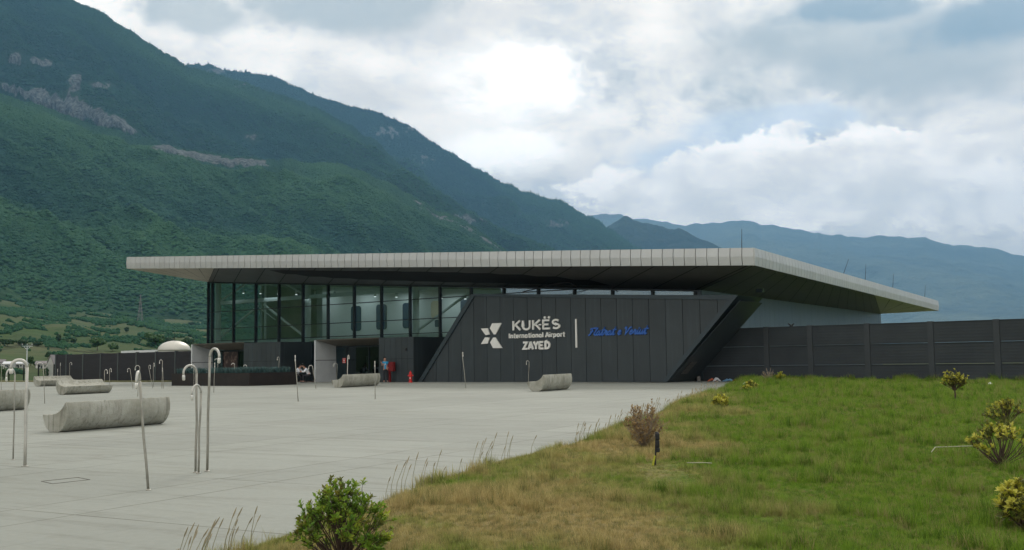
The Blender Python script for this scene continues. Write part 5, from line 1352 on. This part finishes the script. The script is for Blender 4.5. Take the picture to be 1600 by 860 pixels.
# longer growth at the foot of the dark wall and on the hump
a = r_.uniform(hit(1150, 560, GW)[0], hit(1600, 560, GW)[0] + 8, 2600); w = GW - .15 - np.abs(r_.normal(0, .25, len(a)))
x = P0.x + U.x * a + W.x * w; y = P0.y + U.y * a + W.y * w
pts.append(np.stack([x, y, lawn_z(x, y)], -1)); scs.append(r_.uniform(1.5, 3.0, len(x)))
P = np.concatenate(pts); s = np.concatenate(scs)
sg = ground(1024, 744.5, off=.06); s[(np.abs(P[:, 0] - sg.x) < .3) & (P[:, 1] < sg.y + .1) & (P[:, 1] > sg.y - 2.2)] *= .45; n = len(P)
green = fbm(P[:, 0] * .7, P[:, 1] * .7, 4, 15); s = s * (.36 + .50 * green)
cl = fbm(P[:, 0] * 1.6 + 9, P[:, 1] * 1.6, 3, 33)
pk = np.where(cl > .60, r_.integers(2, 4, n), r_.integers(0, 3, n)); s = s * np.where(cl > .62, 1.5, .85)
scatter('grass', P, r_.uniform(0, 6.28, n), s, pk, TUFT)

# tall flowering stalks along the edge
M['stalk'] = pmat('dry_grass_stalk', (.16, .15, .07), (.28, .24, .13), 5, .8, world_pos=True)
M['seedhead'] = pmat('grass_seed_head', (.22, .19, .12), (.36, .31, .21), 8, .9, world_pos=True)
rnd = random.Random(31); b = MB()
def stalk(x, y, h):
    z = float(lawn_z(x, y)); an = rnd.uniform(-.5, .9); ln = rnd.uniform(.1, .3) * h
    p0 = Vector((x, y, z)); d = Vector((math.cos(an), math.sin(an), 0)); p1 = p0 + Z * h * .55 + d * ln * .25; p2 = p0 + Z * h + d * ln
    r = .0022 + y * .00012
    b.tube([p0, p1, p2], [r, r * .9, r * .7], 3, mi=0); p3 = p2 + (p2 - p1).normalized() * h * .26 + d * .01
    b.tube([p2, p2.lerp(p3, .3), p2.lerp(p3, .7), p3], [r, r * 2.2, r * 1.9, r * .5], 4, mi=1)
for k in range(190):
    y = 7.2 + 40 * rnd.random() ** 1.5; c_ = vnoise(y * .45, 0.0, 8)
    if float(c_) < .42: continue
    stalk(float(edge_x(y)) + abs(rnd.gauss(0, .22)) + .02, y, rnd.uniform(.20, .40))
for k in range(26): stalk(float(edge_x(9.2)) + rnd.uniform(-.25, .25), rnd.uniform(8.0, 9.4), rnd.uniform(.22, .36))
o = b.build('tall_grass_stalks', [M['stalk'], M['seedhead']]); tag(o, kind='stuff')

# ================================================================= shrubs on the lawn
def leaf_mat(name, c1, c2, c3, tr=.35):
    m, nt = new_mat(name); co = nt.n('ShaderNodeNewGeometry', out=0)
    k = nt.noise(co, 9, 4, .65); col = ramp(nt, k, [(.34, c1), (.52, c2), (.68, c3)])
    df = bsdf(nt, col, .5, spec=.3); tl = nt.n('ShaderNodeBsdfTranslucent', i={'Color': col})
    return finish(m, nt, nt.n('ShaderNodeMixShader', i={0: tr, 1: df, 2: tl}))
M['leaf_green'] = leaf_mat('shrub_leaf_green', (.08, .18, .02), (.19, .31, .03), (.42, .44, .05))
M['leaf_yellow'] = leaf_mat('shrub_leaf_yellow', (.28, .29, .03), (.48, .46, .06), (.68, .62, .15))
M['leaf_olive'] = leaf_mat('shrub_leaf_olive', (.07, .085, .02), (.14, .15, .03), (.26, .23, .04))
M['leaf_dry'] = leaf_mat('shrub_leaf_dry', (.20, .13, .05), (.36, .25, .11), (.50, .38, .20))
M['twig_brown'] = pmat('twig_brown', (.05, .032, .022), (.10, .065, .045), 12, .9)
M['twig_grey'] = pmat('twig_grey', (.20, .16, .12), (.34, .28, .21), 12, .9)
def rosette(b, p, d, size, n, rnd, mi=0, open_=.9):
    d = d.normalized(); a = d.orthogonal().normalized(); c_ = d.cross(a)
    for k in range(n):
        an = 6.283 * k / n + rnd.uniform(-.4, .4); o = (a * math.cos(an) + c_ * math.sin(an)); tilt = rnd.uniform(.35, 1.0) * open_
        ax = (d * (1 - tilt * .6) + o * tilt).normalized(); sd_ = ax.cross(d).normalized() if ax.cross(d).length > .05 else a
        L_ = size * rnd.uniform(.65, 1.2); w_ = L_ * .23; nrm = sd_.cross(ax)
        q = p - d * rnd.uniform(0, size * .8)
        b.face([q, q + ax * L_ * .55 + sd_ * w_ + nrm * L_ * .04, q + ax * L_ - nrm * L_ * .08, q + ax * L_ * .55 - sd_ * w_ + nrm * L_ * .04], mi)
def shrub(label, base, wd, ht, nst, nside, lsize, leaves, twig, tipmat=None, seed=1, bare=0.0, low=.25, group='small shrubs planted on the lawn', tw=.006, stem=0.0, tipfrac=.75, skirt=0.0):
    t = thing('shrub', label, 'shrub', base, group); rnd = random.Random(seed); base = Vector(base)
    tb = MB(); lb = MB(); fb = MB(); root = base + Z * (ht * stem)
    if stem: tb.tube([base - Z * .03, base + Z * ht * stem * .5 + Vector((.01, 0, 0)), root], [tw * 2.6, tw * 2.2, tw * 2], 6)
    hs = ht * (1 - stem)
    for k in range(nst):
        an = 6.283 * (k + rnd.random()) / nst; rr2 = math.sqrt(rnd.uniform(.02, 1)); el = math.sqrt(max(.04, 1 - .85 * rr2 ** 2)) * rnd.uniform(.80, 1.0)
        if rnd.random() < skirt: rr2 = rnd.uniform(.8, 1.0); el = rnd.uniform(.15, .62)
        tip = root + Vector((math.cos(an) * wd / 2 * rr2, math.sin(an) * wd / 2 * rr2, hs * el)); st0 = root + Vector((rnd.gauss(0, .02), rnd.gauss(0, .02), -.02))
        mid = st0.lerp(tip, .5) + Vector((rnd.gauss(0, .03) * wd, rnd.gauss(0, .03) * wd, hs * .05 - hs * .08 * rr2))
        tb.tube([st0, st0.lerp(mid, .6), mid, mid.lerp(tip, .6) + Vector((rnd.gauss(0, .015) * wd, 0, 0)), tip], [tw, tw * .85, tw * .7, tw * .5, tw * .35], 5)
        tips = [(tip, tip - mid)]
        for q in range(nside):
            f = rnd.uniform(low, .95); p = st0.lerp(mid, f * 2) if f < .5 else mid.lerp(tip, f * 2 - 1)
            dv = ((tip - st0).normalized() + Vector((rnd.gauss(0, .7), rnd.gauss(0, .7), rnd.gauss(.2, .4)))).normalized(); e = p + dv * ht * rnd.uniform(.10, .24)
            tb.tube([p, p.lerp(e, .5) + Vector((rnd.gauss(0, .01), 0, .01)), e], [tw * .5, tw * .4, tw * .25], 4); tips.append((e, dv))
        for (p, d) in tips:
            if rnd.random() < bare: continue
            useT = tipmat is not None and (p.z - root.z) > hs * .35 and rnd.random() < tipfrac
            rosette(fb if useT else lb, p, d + Z * .3, lsize * rnd.uniform(.8, 1.25), rnd.randint(8, 12), rnd)
            for z_ in range(2):
                if rnd.random() < .6: rosette(lb, p - d.normalized() * lsize * rnd.uniform(.8, 2.0), d, lsize * .85, 5, rnd)
    tb.build('branches', twig, t)
    if lb.f: lb.build('foliage', leaves, t)
    if fb.f: fb.build('yellow_tips', tipmat, t)
    return t
def lp(px, py):
    g = ground(px, py, off=.1)
    for k in range(4):
        off = float(lawn_h(g.x, g.y)); g = ground(px, py, off=off)
    return g
def sz(px, py, g): return g.y / FPX
def put(label, x0, x1, ytop, ybase, **kw):
    g = lp((x0 + x1) / 2, ybase); k = g.y / FPX
    return shrub(label, g, (x1 - x0) * k, (ybase - ytop) * k, **kw)
put('round green leafy shrub in the foreground at the bottom edge of the picture', 464, 606, 751, 882, nst=90, nside=3, lsize=.040, skirt=.42, leaves=M['leaf_green'], twig=M['twig_brown'], tipmat=M['leaf_olive'], seed=3, low=.62, tw=.006, tipfrac=.22)
put('dry brown shrub with bare twigs at the plaza edge behind the stake', 972, 1042, 631, 698, nst=60, nside=7, lsize=.035, leaves=M['leaf_dry'], twig=M['twig_grey'], seed=5, bare=.35, tw=.007, low=.25)
put('small yellow topped shrub between the dry brown shrub and the far lawn corner', 1114, 1139, 616, 641, nst=22, nside=4, lsize=.085, leaves=M['leaf_olive'], twig=M['twig_brown'], tipmat=M['leaf_yellow'], seed=7, tw=.010)
put('small pale yellow shrub close to the plaza edge in front of the leaning wall shadow', 1162, 1183, 594, 613, nst=16, nside=4, lsize=.11, leaves=M['leaf_olive'], twig=M['twig_brown'], tipmat=M['leaf_yellow'], seed=9, tw=.014)
put('leafless grey twiggy shrub at the foot of the dark wall by its first post', 1189, 1212, 573, 594, nst=18, nside=5, lsize=.06, leaves=M['leaf_dry'], twig=M['twig_grey'], seed=11, bare=.85, tw=.014)
put('tiny yellow shrub right beside the leafless grey one at the dark wall', 1212, 1227, 582, 595, nst=14, nside=4, lsize=.10, leaves=M['leaf_green'], twig=M['twig_brown'], tipmat=M['leaf_yellow'], seed=13, tw=.012)
put('small withered shrub standing alone against the middle of the dark wall', 1330, 1344, 574, 593, nst=12, nside=4, lsize=.09, leaves=M['leaf_dry'], twig=M['twig_grey'], seed=15, bare=.3, tw=.014)
put('lopsided yellow shrub on a thin stem, farthest of the right hand group', 1474, 1511, 580, 625, nst=24, nside=5, lsize=.072, leaves=M['leaf_olive'], twig=M['twig_brown'], tipmat=M['leaf_yellow'], seed=17, tw=.012, stem=.35)
put('olive shrub with few yellow leaves behind the wide yellow one at the right edge', 1544, 1600, 622, 664, nst=30, nside=4, lsize=.06, leaves=M['leaf_olive'], twig=M['twig_brown'], tipmat=M['leaf_yellow'], seed=19, tw=.009, bare=.4, tipfrac=.6, low=.6)
put('wide open shrub with dark stems and yellow tops at the right edge', 1509, 1618, 659, 728, nst=34, nside=2, lsize=.056, leaves=M['leaf_olive'], twig=M['twig_brown'], tipmat=M['leaf_yellow'], seed=21, tw=.009, bare=.15, low=.72)
put('yellow green shrub nearest the camera, cut off by the right edge', 1554, 1650, 751, 828, nst=34, nside=4, lsize=.055, leaves=M['leaf_olive'], twig=M['twig_brown'], tipmat=M['leaf_yellow'], seed=23, tw=.008, bare=.1, low=.68)
# weeds sprouting along the wall
rnd = random.Random(44)

# ================================================================= trees and far things on the hillside
def hill_at(px, py):
    """the point of the foothill seen at a photo pixel"""
    az, te = azel(px, py); best = None
    for r in np.linspace(130, 1400, 1270):
        z = float(hill_z(np.array([az]), np.array([r]))[0])
        if z >= CAM_Z + r * te: best = r; break
    r = best or 1200; z = float(hill_z(np.array([az]), np.array([r]))[0])
    return Vector((r * math.sin(math.radians(az)), r * math.cos(math.radians(az)), z)), r
M['treeleaf'] = leaf_mat('tree_leaf', (.016, .045, .014), (.03, .075, .02), (.05, .11, .03), .2)
M['treeleaf_light'] = leaf_mat('tree_leaf_light', (.03, .08, .018), (.055, .125, .03), (.085, .16, .04), .2)
M['bark'] = pmat('bark', (.05, .04, .03), (.09, .07, .055), 3, .9)
def tree(label, px, py, wpx, hpx, mat, seed, trunk=.18, lobes=9):
    p, r = hill_at(px, py); k = r / FPX; wd, ht = wpx * k, hpx * k; rnd = random.Random(seed)
    t = thing('tree', label, 'tree', p, 'single trees and bushes on the foothill')
    b = MB(); b.tube([p - Z * .5, p + Z * ht * .3, p + Z * ht * .62 + Vector((rnd.uniform(-.1, .1) * wd, 0, 0))], [ht * .04, ht * .03, ht * .012], 6)
    for q in range(5):
        a = rnd.uniform(0, 6.28); s0 = p + Z * ht * rnd.uniform(.22, .5); b.tube([s0, s0 + Vector((math.cos(a) * wd * .32, math.sin(a) * wd * .32, ht * .2))], [ht * .016, ht * .006], 4)
    b.build('trunk', M['bark'], t)
    c_ = MB(); cs = []
    for q in range(lobes):
        a = rnd.uniform(0, 6.28); rr2 = rnd.uniform(.0, .36) * wd; cs.append((p + Vector((math.cos(a) * rr2, math.sin(a) * rr2, ht * rnd.uniform(trunk + .18, .82))), rnd.uniform(.16, .30)))
    for q in range(900):
        cc_, rr2 = rnd.choice(cs); d = Vector((rnd.gauss(0, 1), rnd.gauss(0, 1), rnd.gauss(0, 1))).normalized()
        x = cc_ + Vector((d.x * wd, d.y * wd, d.z * ht * .85)) * rr2 * rnd.uniform(.75, 1.05)
        if x.z < p.z + ht * trunk * .6: continue
        s = .055 * (wd + ht) / 2 * rnd.uniform(.6, 1.3); a1 = (d + Vector((rnd.gauss(0, .5), rnd.gauss(0, .5), rnd.gauss(0, .5)))).normalized(); e1 = a1.orthogonal().normalized() * s; e2 = a1.cross(e1) * 1.0
        c_.face([x - e1 - e2 * .6, x + e1 - e2 * .6, x + e1 * .7 + e2, x - e1 * .7 + e2])
    c_.build('crown', mat, t)
TR = [(74.5, 561, 8, 10, 0, 'small round dark tree alone on the meadow above the mesh fence'), (48, 572, 15, 14, 0, 'dark broad tree low behind the crook of the tall pale pole'), (57, 575, 10, 10, 0, 'dark low tree between the utility pole and the black brown wall'), (30, 572, 12, 10, 0, 'dark low tree left of the utility pole by the white roofs'), (5, 596, 9, 22, 1, 'young slender tree behind the fence at the far left edge'), (74, 592, 10, 15, 0, 'dark shrub behind the mesh fence beside the wall end'),
 (92, 537, 9, 14, 0, 'slim dark tree rising from the field hedge, left part'), (115, 538, 12, 8, 0, 'low dark bush at the right end of the field hedge'), (103, 537, 8, 6, 0, 'low bush between the slim tree and the hedge end'), (152, 548, 22, 18, 1, 'bright green bushy tree above the middle of the black brown wall'), (176, 549, 18, 12, 1, 'lower bright green bush right of the bushy tree above the wall'), (243, 541, 30, 20, 1, 'broad bright green tree left of the pale dome'), (268, 541, 20, 14, 0, 'dark tree directly behind the pale dome, left'), (292, 541, 22, 13, 0, 'dark tree directly behind the pale dome, right'), (197, 520, 10, 8, 0, 'dark bush on the mid slope above the bright green tree'), (250, 551, 12, 8, 1, 'light green bush touching the left side of the pale dome'), (60, 542, 16, 8, 0, 'dark hedge bush in the middle of the field hedge'), (12, 541, 24, 10, 0, 'long dark bush at the left end of the field hedge'), (34, 541, 20, 9, 0, 'long dark bush second from the left end of the field hedge'), (133, 499, 9, 6, 0, 'small dark bush on the upper slope left of the pylon'), (300, 512, 16, 9, 0, 'dark bush cluster on the slope beside the glass corner')]
for k, (px, py, w_, h_, lt, lab) in enumerate(TR): tree(lab, px, py, w_, h_, M['treeleaf_light'] if lt else M['treeleaf'], 100 + k)

# houses near the road, far left
M['render'] = pmat('pale_render', (.42, .42, .40), (.52, .52, .49), .6, .8); M['roofgrey'] = pmat('grey_roof', (.16, .15, .15), (.23, .21, .21), .6, .7); M['winDark'] = pmat('dark_window', (.02, .025, .03), (.03, .035, .04), 1, .2)
M['whiteroof'] = pmat('white_sheet_roof', (.62, .64, .66), (.72, .74, .75), 1, .5)
def house(label, px, py, wpx, hpx, rot, roofm):
    p, r = hill_at(px, py); k = r / FPX; w_, h_ = wpx * k, hpx * k; d_ = w_ * .8
    t = thing('house', label, 'house', p); Rm = Matrix.Rotation(rot, 3, 'Z'); ax, ay = Rm @ Vector((1, 0, 0)), Rm @ Vector((0, 1, 0)); e = h_ * .62
    b = MB(); b.box(p - ax * w_ / 2 - ay * d_ / 2 - Z * .6, ax * w_, ay * d_, Z * (e + .6))
    b.prism([p - ax * w_ / 2 - ay * d_ / 2 + Z * e, p - ax * w_ / 2 + ay * d_ / 2 + Z * e, p - ax * w_ / 2 + Z * h_ * .97], ax * w_); b.build('wall', M['render'], t)
    b = MB()
    for s in (-1, 1): b.prism([p - ax * w_ * .56 + ay * s * d_ * .58 + Z * (e * .97), p + ax * w_ * .56 + ay * s * d_ * .58 + Z * (e * .97), p + ax * w_ * .56 + Z * h_, p - ax * w_ * .56 + Z * h_], Z * .12)
    b.build('roof', roofm, t)
    for q in (-.25, .2):
        b = MB(); b.box(p + ax * w_ * q - ay * (d_ / 2 + .04) + Z * e * .35, ax * w_ * .14, ay * .06, Z * e * .4); b.build('window', M['winDark'], t)
    b = MB(); b.box(p - ax * (w_ * .08) - ay * (d_ / 2 + .05), ax * w_ * .12, ay * .06, Z * e * .7); b.build('door', M['winDark'], t)
house('small grey house at the far left edge beyond the fence', 1, 574, 12, 10, .3, M['roofgrey'])
house('small house with a white sheet roof left of the utility pole', 14, 575, 13, 8, .1, M['whiteroof'])
house('low house with a white sheet roof right behind the crook of the tall pale pole', 33, 575, 14, 9, -.2, M['whiteroof'])
house('low grey roofed house between the fence and the black brown wall', 67, 576, 17, 10, .2, M['roofgrey'])
house('grey gabled shed at the left end of the black brown wall', 84.5, 592, 15, 33, 1.2, M['roofgrey'])

# utility pole with cross arms and wires
p, r = hill_at(41.3, 586); k = r / FPX
t = thing('utility_pole', 'grey utility pole with a wide cross arm beyond the mesh fence', 'utility pole', p)
H_ = 41 * k; b = MB(); b.tube([p - Z * .5, p + Z * H_], [.16, .10], 8); b.build('pole', M['jamb'], t)
b = MB(); b.bar(p + Z * (H_ - .1) - Vector((7.5 * k, 0, 0)), p + Z * (H_ - .1) + Vector((7.5 * k, 0, 0)), .12, .12); b.bar(p + Z * (H_ - .1) - Vector((5 * k, 0, 0)), p + Z * (H_ - 6 * k), .07, .07); b.bar(p + Z * (H_ - .1) + Vector((5 * k, 0, 0)), p + Z * (H_ - 6 * k), .07, .07); b.build('cross_arm', M['jamb'], t)
for q in (-7, 0, 7):
    b = MB(); s0 = p + Z * (H_ + .1) + Vector((q * k, 0, 0)); b.lathe(s0, [(.05, 0), (.08, .1), (.05, .3)], 6); b.build('insulator', M['jamb'], t)
b = MB()
for q in (-7, 0, 7):
    s0 = p + Z * (H_ + .35) + Vector((q * k, 0, 0))
    for e in (s0 + Vector((170 * k, 20, -2.0)), s0 + Vector((-90 * k, -10, -1.0))):
        b.tube([s0.lerp(e, u) - Z * 2.0 * (4 * u * (1 - u)) * .5 for u in [i / 8 for i in range(9)]], .03, 4)
b.build('wire', M['black'], t)
# lattice pylon in front of the forest
p, r = hill_at(219, 503); k = r / FPX; H_ = 40 * k; bw_ = 7 * k
t = thing('lattice_pylon', 'faint grey lattice pylon on the slope before the forest edge', 'pylon', p)
b = MB()
cor = [Vector((sx * bw_ / 2, sy * bw_ / 2, 0)) for sx, sy in ((-1, -1), (1, -1), (1, 1), (-1, 1))]
lev = [0, .3, .55, .75, .9, 1.0]; sh = lambda u: max(.12, 1 - 1.05 * u)
for q in range(4):
    for i in range(5):
        u0, u1 = lev[i], lev[i + 1]; a0 = p + cor[q] * sh(u0) + Z * H_ * u0; a1 = p + cor[q] * sh(u1) + Z * H_ * u1; b0 = p + cor[(q + 1) % 4] * sh(u0) + Z * H_ * u0; b1 = p + cor[(q + 1) % 4] * sh(u1) + Z * H_ * u1
        b.bar(a0, a1, .22, .22); b.bar(a0, b1, .12, .12); b.bar(b0, a1, .12, .12)
b.build('tower', M['roofgrey'], t)
b = MB()
for u, w_ in ((.72, 7), (.84, 6), (.96, 5)): b.bar(p + Z * H_ * u - Vector((w_ * k * .5, 0, 0)), p + Z * H_ * u + Vector((w_ * k * .5, 0, 0)), .25, .25)
b.build('cross_arm', M['roofgrey'], t)
# pale dome and low roof behind the black brown wall
DW = LW + 16
a0, _ = hit(248, 549, DW); a1, _ = hit(297, 549, DW); _, zt = hit(273, 533, DW); _, zb = hit(273, 549, DW); R_ = (a1 - a0) / 2 * .62; c0 = fr((a0 + a1) / 2, DW, 0)
M['domegrey'] = pmat('pale_metal_dome', (.50, .49, .43), (.62, .61, .55), .4, .45, .3)
t = thing('dome', 'pale metal dome rising behind the black brown wall', 'dome', c0)
b = MB(); b.lathe(c0, [(R_ * .995, 0), (R_ * .995, zb), (R_, zb + .02)] , 40); b.build('drum', M['render'], t)
b = MB(); hh3 = zt - zb; b.lathe(c0, [(R_ * math.cos(q * math.pi / 24) + .002, zb + .03 + hh3 * math.sin(q * math.pi / 24)) for q in range(13)], 40); b.build('shell', M['domegrey'], t, smooth=True)
b = MB(); b.tube([c0 + Z * zt, c0 + Z * (zt + .9)], .03, 5); b.build('mast', M['black'], t)
a0, z0 = hit(196, 548.5, DW + 6); a1, z1 = hit(300, 546.5, DW + 6); t = thing('low_building', 'long low building with a white roof edge just showing above the black brown wall', 'building', fr((a0 + a1) / 2, DW + 10, 0))
b = MB(); b.box(fr(a0, DW + 6, 0), U * (a1 - a0), W * 8, Z * (z0 - .35)); b.build('wall', M['render'], t)
b = MB(); b.box(fr(a0 - .4, DW + 5.6, z0 - .33), U * (a1 - a0 + .8), W * 8.8, Z * .33); b.build('roof', M['whiteroof'], t)
